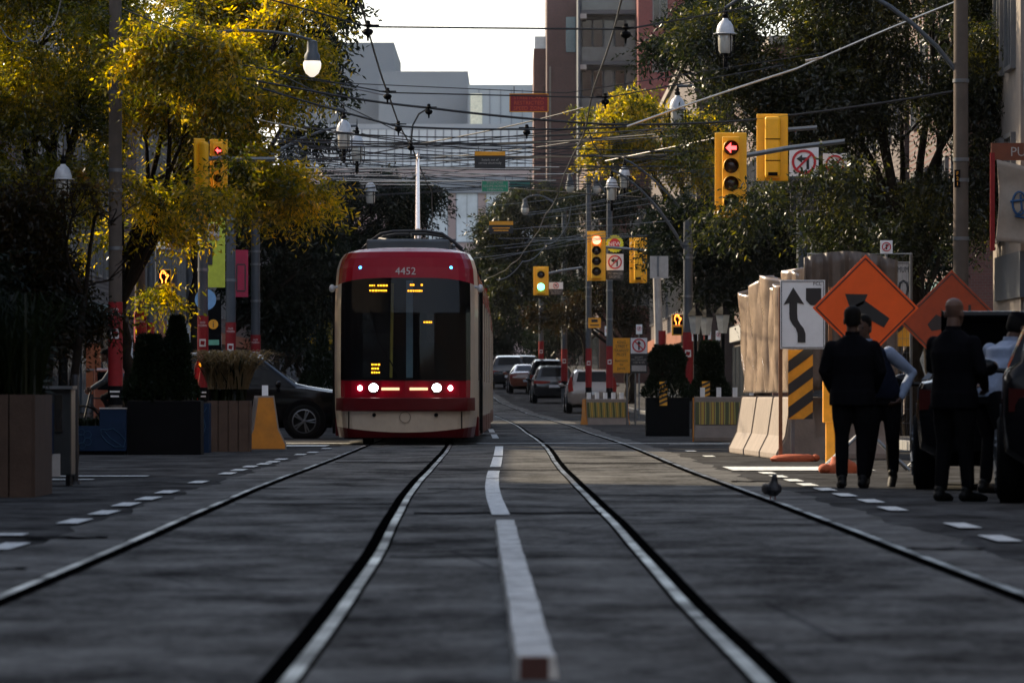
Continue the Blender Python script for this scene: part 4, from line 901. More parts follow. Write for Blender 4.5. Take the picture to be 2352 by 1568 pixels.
# white lane shift sign
def shifted(t): pass
t, W, Hh = sign('lane_sign', 'white construction sign with a black bending arrow and PCL', 1792, 643, 1895, 801, 73, WHITE, post=(-.49, .62))
frame_line(t, (0, 0), W, Hh, ORBLK, .008, inset=.018)
a = MB(); s = Hh/157; U = lambda x, y: ((x-1843.5)*s, (722-y)*s)
def px_poly(mb, pts, y=-.012, th=.004, U=U): mb.prism([U(*p) for p in pts], y-th, y)
px_poly(a, [(1822,660),(1846,698),(1835,697),(1801,698)][:1]+[(1847,699),(1832,696),(1812,696),(1800,700)])
cen = [(1822,694),(1822,720),(1823,733),(1829,744),(1837,754),(1841,766),(1841,786)]
Lp = [(x-9, y) for x, y in cen]; Rp = [(x+9, y) for x, y in cen]
for i in range(len(cen)-1): px_poly(a, [Lp[i], Rp[i], Rp[i+1], Lp[i+1]], -.0125)
a.build('bending_arrow', ORBLK, t)
a = MB(); px_poly(a, [(1851,662),(1886,662),(1886,707),(1878,702),(1862,701),(1851,690)]); a.build('closed_lane', ORBLK, t)
MB().text('PCL', ((1877-1843.5)*s, (722-652)*s), 8*s, -.013).build('lettering', ORBLK, t)
sb = MB().ball((.15, .05, -(t.location.z)+.06), (.34, .12, .07)); SAND = mat('orange_sandbag', (.4,.08,.025), .8, bump=.5, scale=10)
sbt = thing('sandbag', 'flat orange sandbag lying at the foot of the white lane sign', 'sandbag', (pw(1820,0,73)[0], 72.85, 0)); q = MB(); q.rings([(0,0,.0,.28,.14),(0,0,.04,.31,.15),(.02,0,.08,.27,.12),(.05,0,.1,.15,.06)], 16); q.ball((.3,0,.05),(.06,.07,.05)); q.build('bag', SAND, sbt, 60)
sbt = thing('sandbag', 'crumpled orange sandbag lying behind the heavy man on the road', 'sandbag', (pw(1925,0,62)[0], 61.8, 0)); q = MB(); q.rings([(0,0,.0,.2,.12),(0,0,.06,.22,.13),(.04,0,.12,.14,.1),(-.02,0,.19,.06,.05)], 14); q.ball((-.16,-.05,.05),(.08,.08,.06)); q.build('bag', SAND, sbt, 60)
# hazard marker
t, W, Hh = sign('hazard_marker', 'tall board with slanting yellow and black stripes under the lane sign', 1810, 803, 1867, 962, 73.4, AMBERS)
def stripes(t, W, Hh, n, y=-.012, m=ORBLK, sgn=1):
    b = MB(); st_ = Hh/n
    k = W*.75
    for i in range(-2, n+2):
        z0 = -Hh/2+i*st_; z1 = z0+st_*.5
        poly = [(-W/2, z0), (W/2, z0+k*sgn), (W/2, z1+k*sgn), (-W/2, z1)]
        out = poly
        for lim, sg in ((Hh/2, 1), (-Hh/2, -1)):
            res = []
            for i2 in range(len(out)):
                p, q = out[i2], out[(i2+1) % len(out)]
                ip, iq = (lim-p[1])*sg >= 0, (lim-q[1])*sg >= 0
                if ip: res.append(p)
                if ip != iq:
                    u = (lim-p[1])/(q[1]-p[1]); res.append((p[0]+(q[0]-p[0])*u, lim))
            out = res
            if not out: break
        if len(out) >= 3: b.prism(out, y-.003, y)
    b.build('stripes', m, t)
stripes(t, W, Hh, 3)
MB().box((-.1, .05, -.2), (.05, .04, 2.3)).build('post', STEEL, t)
# orange diamonds
def diamond(xc, yc, half, d, label, art, face=ORANGE):
    px = F/d; X, _, Z = pw(xc, yc, d); h = half/px
    t = thing('diamond_sign', label, 'sign', (X, d, Z), 0)
    MB().prism([(0, h), (h, 0), (0, -h), (-h, 0)], -.006, .006).build('panel', face, t)
    b = MB(); k = .93
    for (x0, z0), (x1, z1) in (((0, h*k), (h*k, 0)), ((h*k, 0), (0, -h*k)), ((0, -h*k), (-h*k, 0)), ((-h*k, 0), (0, h*k))):
        b.tube([(x0, -.01, z0), (x1, -.01, z1)], .007, 4)
    b.build('border', ORBLK, t)
    U = lambda x, y: ((x-xc)/px, (yc-y)/px)
    if len(art) > 1 and 'bright' in label:                          # arrow head and shaft of one symbol
        a = MB()
        for poly in art: a.prism([U(*p) for p in poly], -.012, -.0085)
        a.build('arrow', ORBLK, t)
    else:
        for poly in art: MB().prism([U(*p) for p in poly], -.012, -.0085).build('symbol', ORBLK, t)
    sd = MB(); g = -Z; sd.tube([(0, .04, h*.5), (0, .05, -h*.9), (0, .1, g+.3)], .02, 6)
    for q in (-.5, .5): sd.tube([(0, .1, g+.5), (q, .1+q*.5, g+.02)], .018, 6); sd.tube([(0, .1, g+.5), (q, .1-q*.5, g+.02)], .018, 6)
    sd.build('stand', STEEL, t); return t
diamond(1988, 707, 122, 63, 'bright orange diamond sign with a thick black slanted arrow', [[(1941,675),(1993,676),(1983,698),(1954,712)], [(1965,700),(1986,690),(2043,731),(2030,752),(1972,720)]])
diamond(2186, 740, 120, 66, 'shade-darkened orange diamond sign behind the bald man', [[(2130,745),(2150,722),(2175,735),(2170,755),(2140,760)], [(2224,700),(2230,700),(2230,765),(2224,765)]], mat('shaded_orange_sheeting', (.26,.035,.004), .6, var=.2))  # darker copy of the orange: shade put into the sheeting colour
# sign stand in yellow at the heavy man's side
t = thing('barricade_post', 'square yellow two stage post at the heavy man\'s left', 'post', (pw(1907, 0, 66)[0], 66, 0))
MB().box((0, 0, .3), (.11, .1, .6)).build('lower_post', AMBERS, t, bev=.01); MB().box((-.01, 0, .86), (.16, .13, .62)).build('upper_post', AMBERS, t, bev=.01)
# maximum 40 sign
t, W, Hh = sign('speed_sign', 'white MAXIMUM 40 sign with yellow tab behind the orange diamond', 2028, 601, 2091, 690, 78, OFFW)
frame_line(t, (0, 0), W, Hh, ORBLK, .008); MB().text('MAXIMUM', (0, Hh*.3), .085, -.012, W*.86).build('lettering', ORBLK, t); MB().text('40', (.0, -Hh*.2), .26, -.012).build('number', ORBLK, t)
panel(t, (0, -Hh/2-.33), W*.95, .64, AMBERS, 'tab'); MB().tube([(-.02, .04, .3), (-.02, .04, -t.location.z)], .03, 8).build('post', STEEL, t)
MB().disc((-.05, -Hh/2-.3), .17, -.014, 24, .004, .1).build('tab_symbol', ORBLK, t)
# transit pilot sign
t, W, Hh = sign('transit_notice', 'yellow KING STREET TRANSIT PILOT notice above the far barrier', 1408, 776, 1447, 856, 155, AMBERS)
MB().text('KING\nSTREET\nTRANSIT\nPILOT', (0, Hh*.2), Hh*.44, -.012, W*.86).build('lettering', ORBLK, t); MB().text('Bathurst\nto\nJarvis', (0, -Hh*.27), Hh*.32, -.012, W*.9).build('small_lettering', ORBLK, t)
MB().tube([(.16, .05, Hh/2), (.16, .05, -t.location.z)], .025, 6).build('post', STEEL, t)
t, W, Hh = sign('no_entry_sign', 'white and black straight ahead ban beside the transit notice', 1448, 776, 1487, 857, 155, ORBLK)
panel(t, (0, Hh*.28), W*.97, Hh*.44, WHITE, 'upper_panel', -.012); left_arrow_ban(t, (0, Hh*.29), W*.4, -.02, what='up')
MB().text('EXCEPT\nTTC VEHICLES\nAND BUSES', (0, -Hh*.12), Hh*.2, -.014, W*.88).build('lettering', OFFW, t)
m = MB(); m.box((0, -.013, -Hh*.36), (W*.86, .006, Hh*.17)); m.build('lower_panel', OFFW, t); MB().tube([(-.1, .05, 0), (-.1, .05, -t.location.z)], .025, 6).build('post', STEEL, t)
# NEW disc and left turn ban by the middle signal
px_ = F/170.5; X, _, Z = pw(1412, 560, 170.5)
t = thing('new_disc', 'round yellow and red NEW disc beside the signal', 'sign', (X, 170.5, Z))
m = MB(); n = 40; m.prism([((21/px_ if i % 2 else 18.6/px_)*math.cos(2*PI*i/n), (21/px_ if i % 2 else 18.6/px_)*math.sin(2*PI*i/n)) for i in range(n)], -.006, .006); m.build('rosette', mat('fluorescent_yellow', (.6,.62,.02), .5), t)
MB().disc((0, 0), 12.5/px_, -.012, 24, .005).build('centre', REDSIGN, t); MB().text('NEW', (0, 0), .12, -.016).build('lettering', WHITE, t)
def ban(x0, y0, x1, ym, y1, d, label, txt, what='left'):
    t, W, Hh = sign('turn_ban_sign', label, x0, y0, x1, y1, d, ORBLK); px = F/d; hm = (ym-y0)/px
    panel(t, (0, Hh/2-hm/2), W, hm*.98, WHITE, 'white_panel', -.012); left_arrow_ban(t, (0, Hh/2-hm/2), min(W, hm)*.42, -.02, what=what)
    if txt: MB().text(txt, (0, -Hh/2+(Hh-hm)/2), (Hh-hm)*(.6 if '\n' in txt else .3), -.014, W*.88).build('lettering', OFFW, t)
    return t
ban(1393, 583, 1432, 621, 643, 170.5, 'left turn ban sign under the round NEW disc', 'TTC VEHICLES\nEXCEPTED')
t = ban(1813, 338, 1880, 406, 420, 97, 'large left turn ban sign amid the right tree', 'TTC VEHICLES EXCEPTED')
ban(1890, 352, 1945, 404, 416, 99, 'second turn ban sign half hidden right of the large one', '')
t, W, Hh = sign('street_notice', 'black notice with white lettering hanging in the right tree', 1813, 425, 1880, 488, 97.3, ORBLK); frame_line(t, (0, 0), W, Hh, OFFW, .012)
MB().text('7AM - 7PM\nTAXIS EXCEPTED\n10PM - 5AM', (0, 0), Hh*.62, -.012, W*.84).build('lettering', OFFW, t)
ban(1261, 648, 1293, 664, 678, 216, 'little black and white sign beside the green signal', 'TTC VEHICLES\nEXCEPTED')
t, W, Hh = sign('sign_back', 'blank white back of a sign on the leaning pole', 1493, 588, 1535, 639, 137, OFFW); MB().box((-.03, -.02, .02), (.05, .02, Hh*.9)).build('bracket', STEEL, t)
t, W, Hh = sign('construction_notice', 'small amber sign between the far right poles', 1351, 730, 1380, 753, 200, AMBERS); m = MB(); m.box((0, -.012, .08), (W*.5, .006, .1)); m.box((0, -.012, -.08), (W*.7, .006, .04)); m.build('lettering', ORBLK, t)
# signs hung on the span wires
t, W, Hh = sign('wire_sign', 'red STREETCARS RESTRICTED SPEED ZONE sign hung from the span wire', 1170, 215, 1260, 258, 92, mat('wire_sign_red', (.2,.008,.012), .5), hang=.12)
frame_line(t, (0, 0), W, Hh, AMBERS, .012, inset=.008); MB().text('STREETCARS\nRESTRICTED\nSPEED ZONE', (0, 0), Hh*.78, -.012, W*.8).build('lettering', mat('faded_orange', (.5,.07,.02), .5), t)
t, W, Hh = sign('wire_sign', 'black sign with an orange top hung above the streetcar pole', 1090, 348, 1161, 386, 112, ORBLK, hang=.1); panel(t, (0, Hh*.37), W*.98, Hh*.24, AMBERS, 'orange_band', -.012)
MB().text('Switch out of\nservice electrically', (0, -Hh*.12), Hh*.36, -.012, W*.82).build('lettering', OFFW, t)
t, W, Hh = sign('wire_sign', 'green STREETCARS RESUME NORMAL OPERATION sign on a wire', 1106, 414, 1168, 441, 140, GREENS, hang=.1); frame_line(t, (0, 0), W, Hh, OFFW, .012, inset=.006)
MB().text('STREETCARS\nRESUME NORMAL\nOPERATION', (0, 0), Hh*.78, -.012, W*.86).build('lettering', OFFW, t)
t, W, Hh = sign('wire_sign', 'teal blank sign hung right of the green one', 1171, 414, 1217, 431, 150, mat('teal_sheeting', (.015,.11,.09), .5), hang=.1)
t, W, Hh = sign('wire_sign', 'small orange topped black sign hung in front of far trees', 1123, 508, 1179, 536, 150, ORBLK, hang=.1); panel(t, (0, Hh*.34), W*.98, Hh*.3, AMBERS, 'orange_band', -.012); m = MB(); m.box((0, -.012, -.02), (W*.7, .006, .03)); m.box((0, -.012, -.09), (W*.6, .006, .03)); m.build('lettering', AMBERS, t)
# banners and discs on the left
LIME = mat('lime_banner', (.42,.47,.04), .7); CRIM = mat('crimson_banner', (.3,.008,.04), .7)
t, W, Hh = sign('street_banner', 'lime green banner hanging from a left pole', 476, 497, 517, 660, 118, LIME); panel(t, (-.05, Hh*.28), W*.62, Hh*.24, OFFW, 'picture', -.012); MB().text('DESIGN', (-.05, Hh*.2), .1, -.024, W*.5).build('lettering', ORBLK, t)
m = MB(); m.box((-.06, -.02, Hh*.33), (W*.5, .006, .12)); m.build('dark_band', ORBLK, t); q = MB(); q.rings([(-.13, -.025, -.28, .05, .004), (-.13, -.025, .1, .06, .004), (-.13, -.025, .2, .03, .004)], 10); q.build('figure', ORBLK, t)
t, W, Hh = sign('street_banner', 'crimson banner with dark square outline on a left pole', 541, 574, 570, 682, 128, CRIM); frame_line(t, (-.02, -.1), W*.8, Hh*.6, ORBLK, .03)
X, d, Z = pw(472, 688, 116); t = thing('round_sign', 'pale blue disc behind the bright red wrapped pole', 'sign', (X, d, Z)); MB().disc((0, 0), .225, 0, 28, .012).build('panel', mat('pale_blue_sheeting', (.16,.33,.55), .5), t); MB().tube([(.02, .05, 0), (.02, .05, -Z)], .03, 8).build('post', STEEL, t)
X, d, Z = pw(490, 770, 124); t = thing('information_board', 'tall dark information board with yellow i disc', 'information board', (X, d, Z)); panel(t, (0, 0), .36, 1.6, BLACK); MB().disc((0, .25), .11, -.012, 20, .004).build('disc', AMBERS, t); MB().text('i', (0, .25), .15, -.016).build('lettering', ORBLK, t); MB().box((-.02, -.012, -.16), (.3, .008, .12)).build('green_strip', mat('mint_strip', (.1,.3,.2), .6), t); MB().box((0, .03, -.75), (.1, .05, 1.8)).build('post', BLACK, t)
t, W, Hh = sign('street_name_sign', 'white street name plate ending in ST by the left tree', 352, 556, 392, 572, 111, WHITE); MB().text('ST', (.05, 0), .08, -.012).build('lettering', ORBLK, t); MB().tube([(-.1, .05, .1), (-.1, .05, -t.location.z)], .035, 8).build('post', POLEG, t)
# parking plates far right: one plate on a post each
for i, (x, y, d) in enumerate(((1596, 772, 140), (1626, 768, 141), (1651, 770, 143), (1468, 786-30, 188), (1396, 800-40, 196))):
    t, W, Hh = sign('parking_sign', ['small white parking plate below the leftmost square lantern', 'small white parking plate below the middle square lantern', 'small white parking plate below the rightmost square lantern', 'small white parking plate above the yellow notice', 'small white parking plate on the far pale pole'][i], x-7, y-11, x+7, y+11, d, WHITE, None, 'small parking plates on the right')
    left_arrow_ban(t, (0, .02), W*.36, -.01, what='p'); MB().tube([(0, .04, Hh/2), (0, .04, -t.location.z+gz(d))], .025, 6).build('post', STEEL, t)
t, W, Hh = sign('parking_sign', 'white plate with red ban ring above the mesh fence', 2022, 552, 2050, 582, 88, WHITE); left_arrow_ban(t, (0, 0), W*.38, -.01, what='p'); MB().tube([(0, .04, Hh/2), (0, .04, -t.location.z)], .025, 6).build('post', STEEL, t)

# ---------------------------------------------------------------- barriers, fence, planters
CONCB = mat('barrier_concrete', (.2,.165,.14), .8, scale=3, bump=.3); BARYEL = mat('barrier_yellow_paint', (.45,.16,.006), .6, var=.2, scale=4)
JER = [(-.32,0),(.32,0),(.32,.08),(.2,.32),(.12,.86),(-.12,.86),(-.2,.32),(-.32,.08)]
def jersey(name, label, loc, rz, L, endm, sidem, pegs=0, group=None, side2=None, hgt=1.):
    t = thing(name, label, 'barrier', loc, rz, group)
    p = [(x, z*hgt) for x, z in JER]
    b = MB(); b.prismx([(x, z) for x, z in p], -L/2, L/2); b.build('body', sidem, t, bev=.02)
    for s_ in (-1, 1):
        e = MB(); x0, x1 = (L/2+.003, L/2+.03) if s_ > 0 else (-L/2-.03, -L/2-.003); e.prismx([(x*.98, max(z*.985, .003)) for x, z in p], x0, x1); e.build('end_face', endm, t)
    for i in range(pegs):
        MB().box((-L/2+L*(i+.5)/pegs, 0, .95*hgt), (.09, .12, .18)).build('peg', WHITE, t)
    return t
x, d, _ = gx(603, 1031); jersey('concrete_barrier', 'concrete barrier with orange yellow end beside the crossing car', (x-.02, d+1.0, 0), PI/2+.075, 1.9, BARYEL, CONCB, 0)
MB().box((-.55, 0, .95), (.12, .1, .2)).build('peg', WHITE, bpy.data.objects['concrete_barrier'])
GRAF = bpy.data.materials.new('barrier_graffiti'); n_, l_ = nt(GRAF)
tc = n_.new('ShaderNodeTexCoord'); wv = n_.new('ShaderNodeTexWave'); wv.inputs['Scale'].default_value = 1.6; wv.inputs['Distortion'].default_value = 3; wv.inputs['Detail'].default_value = 1; mp = n_.new('ShaderNodeMapping'); mp.inputs['Scale'].default_value = (1, .3, .3)
l_.new(tc.outputs['Object'], mp.inputs[0]); l_.new(mp.outputs[0], wv.inputs['Vector']); cr = n_.new('ShaderNodeValToRGB'); cr.color_ramp.interpolation = 'CONSTANT'; e = cr.color_ramp.elements; e[0].color = (.06,.07,.02,1); e[1].position = .85; e[1].color = (.4,.25,.03,1)
for p_, c_ in ((.3, (.45,.3,.06,1)), (.45, (.12,.3,.08,1)), (.6, (.35,.05,.03,1)), (.72, (.05,.06,.03,1))): x = e.new(p_); x.color = c_
l_.new(wv.outputs['Fac'], cr.inputs[0]); l_.new(cr.outputs[0], n_['Principled BSDF'].inputs['Base Color']); n_['Principled BSDF'].inputs['Roughness'].default_value = .6
def painted_barrier(label, loc, rz, L, pegs):
    t = jersey('painted_barrier', label, loc, rz, L, BARYEL, CONCB, pegs, 'painted road barriers on the right')
    m = MB(); m.add([(-L/2+.02, -.212, .33), (L/2-.02, -.212, .33), (L/2-.02, -.14, .76), (-L/2+.02, -.14, .76)], [(0,1,2,3)]); m.build('painted_face', GRAF, t); return t
x0, d, _ = gx(1392, 961); X = pw(1390, 0, 158)[0]
painted_barrier('painted jersey barrier with yellow end under the transit notice', (X, 158, gz(158)-.12), .32, 1.25, 5)
painted_barrier('painted jersey barrier with white pegs beside the black planters', (pw(1672, 0, 105)[0], 105.5, 0), -.05, 1.25, 4)
# hoarding on concrete barriers: three lengths along the lane
SHEET = mat('plastic_sheeting', (.34,.26,.195), .16, 0, var=.45, scale=2, spec=.8, coat=.6)
for i in range(3):
    d0 = 75.2+i*3.05; X = interp(d0+1.5, [(75,3.78),(85,3.46)])
    jersey('hoarding_barrier', ['nearest concrete barrier under the plastic hoarding', 'middle concrete barrier under the plastic hoarding', 'farthest concrete barrier under the plastic hoarding'][i], (X+.18, d0+1.5, 0), PI/2+.035, 3.0, CONCB, CONCB, 0, 'concrete barriers carrying the hoarding')
jersey('hoarding_barrier', 'concrete barrier turned across the lane behind the striped board', (4.6, 75.6, 0), .02, 1.35, CONCB, CONCB)
t = thing('hoarding', 'glossy wrinkled plastic sheet fence standing on the concrete barriers', 'hoarding', (3.78, 75, 0), .035)
m = MB(); vs = []; fs = []; nx, nz_ = 150, 36; rr = random.Random(5)
ph = [rr.uniform(0, 6) for _ in range(6)]
for i in range(nx+1):
    y = i*.0633
    for k in range(nz_+1):
        f = k/nz_; z = .92+f*(1.62+.1*math.sin(y*1.3)+.05*math.sin(y*4))
        xx = .18+.15*math.sin(y*6.3+ph[0]+.4*math.sin(f*2.2+y*.3))+.05*abs(math.sin(y*11+ph[1]+.5*f))+.03*math.sin(y*3+f*2)+.012*math.sin(f*9+y*9)
        vs.append((xx, y, z))
for i in range(nx):
    for k in range(nz_): a = i*(nz_+1)+k; fs.append((a, a+1, a+nz_+2, a+nz_+1))
o = m.add(vs, fs).build('sheet', SHEET, t, 60); o.modifiers.new('thickness', 'SOLIDIFY').thickness = .012
m = MB()
for i in range(5): m.box((.3, i*2.3+.1, 1.65), (.06, .06, 1.7))
m.box((.3, 4.7, 1.6), (.05, 9.4, .08)); m.build('fence_post', TEAK, t)
m = MB(); vs = []; fs = []
for i in range(41):
    xx = .22+i*.032
    for k in range(13): f = k/12; vs.append((xx, -.02+.03*math.sin(xx*30+f)+.02*math.sin(xx*55), .95+f*(1.75+.15*math.sin(xx*2))))
for i in range(40):
    for k in range(12): a = i*13+k; fs.append((a, a+13, a+14, a+1))
o = m.add(vs, fs).build('end_sheet', mat('brown_sheeting', (.085,.064,.052), .5, var=.35, scale=3), t, 60); o.modifiers.new('thickness', 'SOLIDIFY').thickness = .012  # end sheet is a darker brown than the side sheet
# mesh fence
t = thing('mesh_fence', 'tall galvanised mesh panel behind the orange diamond', 'fence', (pw(1975, 0, 76.5)[0], 76.5, 0))
w_ = 235/(F/76.5); hz = pw(0, 583, 76.5)[2]; m = MB(); m.tube([(-w_/2, 0, .1), (-w_/2, 0, hz), (w_/2, 0, hz), (w_/2, 0, .1), (-w_/2, 0, .1)], .022, 8); m.build('fence_frame', STEEL, t, 50)
m = MB()
for i in range(1, 24): m.tube([(-w_/2+w_*i/24, 0, .1), (-w_/2+w_*i/24, 0, hz)], .002, 3, False)
for i in range(1, 14): m.tube([(-w_/2, 0, .1+(hz-.1)*i/14), (w_/2, 0, .1+(hz-.1)*i/14)], .002, 3, False)
m.build('mesh', STEEL, t)
m = MB(); m.box((-.25, .05, 1.2), (.5, .02, 1.1)); m.box((.3, .05, 1.0), (.3, .02, .9)); m.build('fabric', SHEET, t)
# planters
def leaves_cone(name, parent, c, r, h, n, L, m, seed, top=.12):
    rg = np.random.default_rng(seed); u = rg.random(n)**.75; z = u*h; rad = r*(1-u*(1-top))*(.55+.5*rg.random(n)**.4)*(1+.15*np.sin(z*9))
    a = rg.random(n)*2*PI; P = np.stack([c[0]+rad*np.cos(a), c[1]+rad*np.sin(a), c[2]+z], 1)
    D = np.stack([np.cos(a)*.6, np.sin(a)*.6, np.full(n, .9)], 1)+rg.normal(0, .35, (n, 3)); return quads(name, parent, P, D, L, L*.38, m, rg)
def quads(name, parent, P, D, L, W, m, rg):
    n = len(P); D = D/np.linalg.norm(D, axis=1, keepdims=True); u = rg.normal(0, 1, (n, 3)); S = np.cross(D, u); S /= np.linalg.norm(S, axis=1, keepdims=True)+1e-6
    L_ = L*(.7+.6*rg.random((n, 1))); W_ = W*(.7+.6*rg.random((n, 1))); N = np.cross(D, S)
    V = np.stack([P, P+D*L_*.5+S*W_*.5-N*L_*.06, P+D*L_, P+D*L_*.5-S*W_*.5-N*L_*.06], 1).reshape(-1, 3)
    me = bpy.data.meshes.new(name); me.vertices.add(4*n); me.vertices.foreach_set('co', V.ravel().astype(np.float32)); me.loops.add(4*n); me.loops.foreach_set('vertex_index', np.arange(4*n, dtype=np.int32))
    me.polygons.add(n); me.polygons.foreach_set('loop_start', np.arange(0, 4*n, 4, dtype=np.int32)); me.polygons.foreach_set('loop_total', np.full(n, 4, dtype=np.int32)); me.materials.append(m); me.update(calc_edges=True)
    o = bpy.data.objects.new(name, me); C.objects.link(o); o.parent = parent; return o
CYP = leafmat('cypress_leaf', [(.004,.007,.0035),(.007,.012,.005),(.011,.016,.006)], .2, .01)
GRS = leafmat('ornamental_grass', [(.003,.005,.002),(.006,.01,.003),(.012,.014,.005)], .25, .01); PLUME = leafmat('grass_plume', [(.1,.07,.035),(.14,.1,.05),(.18,.13,.07)], .35, .02)
def grass(t, c, rx, ry, h, n, m, seed, name='grass', wd=.014, lean=.5):
    rg = random.Random(seed); b = MB()
    for _ in range(n):
        x, y = c[0]+rx*.6*rg.uniform(-1, 1), c[1]+ry*.6*rg.uniform(-1, 1); a = rg.uniform(0, 2*PI); hh = h*rg.uniform(.6, 1.1); ln = lean*hh*rg.uniform(.2, 1.3); w2 = wd*rg.uniform(.6, 1.2)
        dx, dy = math.cos(a)*ln, math.sin(a)*ln; px_, py = -math.sin(a)*w2, math.cos(a)*w2
        P = [(x, y, c[2]), (x+dx*.25, y+dy*.25, c[2]+hh*.6), (x+dx*.65, y+dy*.65, c[2]+hh*.92), (x+dx*1.05, y+dy*1.05, c[2]+hh*.8)]
        vs = []
        for i, p in enumerate(P): k = (1, .9, .6, .1)[i]; vs += [(p[0]-px_*k, p[1]-py*k, p[2]), (p[0]+px_*k, p[1]+py*k, p[2])]
        b.add(vs, [(0,1,3,2),(2,3,5,4),(4,5,7,6)])
    return b.build(name, m, t)
def boards(t, x0, x1, y0, y1, h, m, nb=5, nm='side_boards'):
    b = MB(); 
    for i in range(nb):
        a = x0+(x1-x0)*i/nb; e = x0+(x1-x0)*(i+1)/nb; b.box(((a+e)/2, y0, h/2), (e-a-.012, .04, h)); b.box(((a+e)/2, y1, h/2), (e-a-.012, .04, h))
    for i in range(8):
        a = y0+.03+(y1-y0-.06)*i/8; e = y0+.03+(y1-y0-.06)*(i+1)/8
        for x in (x0, x1): b.box((x, (a+e)/2, h/2), (.04, e-a-.01, h-.004))
    b.build(nm, m, t); MB().box(((x0+x1)/2, (y0+y1)/2, h-.1), (x1-x0-.06, y1-y0-.06, .06)).build('soil', mat('soil', (.02,.015,.01), .95), t)
WOODL = TEAK
t = thing('planter', 'large weathered wooden planter with dark tall grass at left edge', 'planter', (-4.55, 47.0, 0)); boards(t, -.55, .45, -.1, 1.7, .88, WOODL, 5)
grass(t, (-.1, .7, .8), .9, 1.1, 1.0, 620, GRS, 2, wd=.011, lean=.75)
t = thing('planter', 'pale wooden planter with a plume of fountain grass by the barrier', 'planter', (pw(522, 0, 86)[0], 86, 0)); boards(t, -.3, .33, 0, .75, .8, WOODL, 4); grass(t, (0, .35, .75), .42, .4, .75, 420, GRS, 4, lean=.55); grass(t, (.0, .35, .98), .5, .45, .62, 1100, PLUME, 5, name='plume', wd=.016, lean=.95)
t = thing('planter', 'black planter box with two clipped cypresses', 'planter', (pw(376, 0, 81.5)[0], 81.5, 0)); b = MB().box((0, .4, .4), (1.1, .8, .8)); b.build('box', BLACK, t, bev=.01); MB().box((0, .4, .76), (1.02, .72, .1)).build('soil', MATS['soil'], t)
leaves_cone('cypress', t, (-.24, .4, .74), .36, 1.0, 9000, .085, CYP, 1, .3); leaves_cone('cypress', t, (.17, .4, .74), .3, 1.28, 9000, .085, CYP, 2, .18); grass(t, (.0, .15, .74), .8, .2, .22, 240, GRS, 7, name='ground_cover', lean=.9)
t = thing('bench_planter', 'stepped blue planter box with pale outlined flowers', 'planter', (pw(232, 0, 81.3)[0], 81.3, 0)); b = MB(); b.prism([(-.38, .06), (.37, .06), (.37, .68), (-.02, .68), (-.02, .43), (-.38, .43)], 0, .7); b.build('box', BLUEP, t); MB().box((0, .35, .03), (.7, .6, .06)).build('plinth', BLACK, t)
MB().box((.175, .35, .69), (.4, .72, .018)).build('cap', OFFW, t)
m = MB()
for cx2, cz2, q in ((-.3, .24, .07), (-.2, .3, .06), (-.2, .2, .06), (-.29, .34, .05), (-.28, .14, .05)): m.disc((cx2, cz2), q, -.012, 16, .008, q*.86)
pts = [(0,.38),(.09,.37),(.18,.39),(.28,.31),(.36,.22),(.34,.12),(.2,.12),(.08,.2),(.0,.3),(0,.38)]
m.tube([(x, -.008, z) for x, z in pts], .006, 4); m.tube([(.05, -.008, .35), (.15, -.008, .24), (.3, -.008, .14)], .005, 4); m.build('painted_flowers', LINEB, t)
grass(t, (-.2, .35, .42), .3, .4, .14, 160, GRS, 9, name='ground_cover', lean=.9)
t = thing('side_planter', 'narrow blue painted box beside the black planter', 'planter', (pw(469, 0, 84)[0], 84, 0)); MB().box((0, .3, .38), (.15, .6, .76)).build('box', BLUEP, t, bev=.01); m = MB(); m.tube([(-.04, -.01, .2), (.02, -.01, .4), (-.02, -.01, .6), (.04, -.01, .7)], .006, 4); m.build('painted_line', LINEB, t); MB().box((0, .3, .75), (.13, .56, .06)).build('soil', MATS['soil'], t)
def black_planter(xp, d, label, w_, h_, sh, seed):
    t = thing('planter', label, 'planter', (pw(xp, 0, d)[0], d, 0), 0, 'black planters with striped boards on the right'); b = MB().box((0, .4, .42), (w_, .8, .84)); b.build('box', BLACK, t, bev=.01); MB().box((0, .4, .82), (w_*.9, .7, .06)).build('soil', MATS['soil'], t)
    leaves_cone('shrub', t, (0, .4, .8), w_*.52, h_, 7000, .09, CYP, seed, sh)
    pn = MB().box((-.1, -.05, .93), (.17, .02, .52)).build('striped_board', AMBERS, t)
    b = MB()
    for i in range(5):
        z0 = .7+i*.1; b.prism([(-.185, z0-.02), (-.015, z0+.055), (-.015, z0+.105), (-.185, z0+.03)], -.066, -.062)
    b.build('stripes', ORBLK, pn); return t
black_planter(1534, 120, 'left black planter with shrub and striped board', .95, 1.15, .55, 11)
black_planter(1632, 117, 'right black planter with shrub and striped board', .75, 1.2, .4, 12)
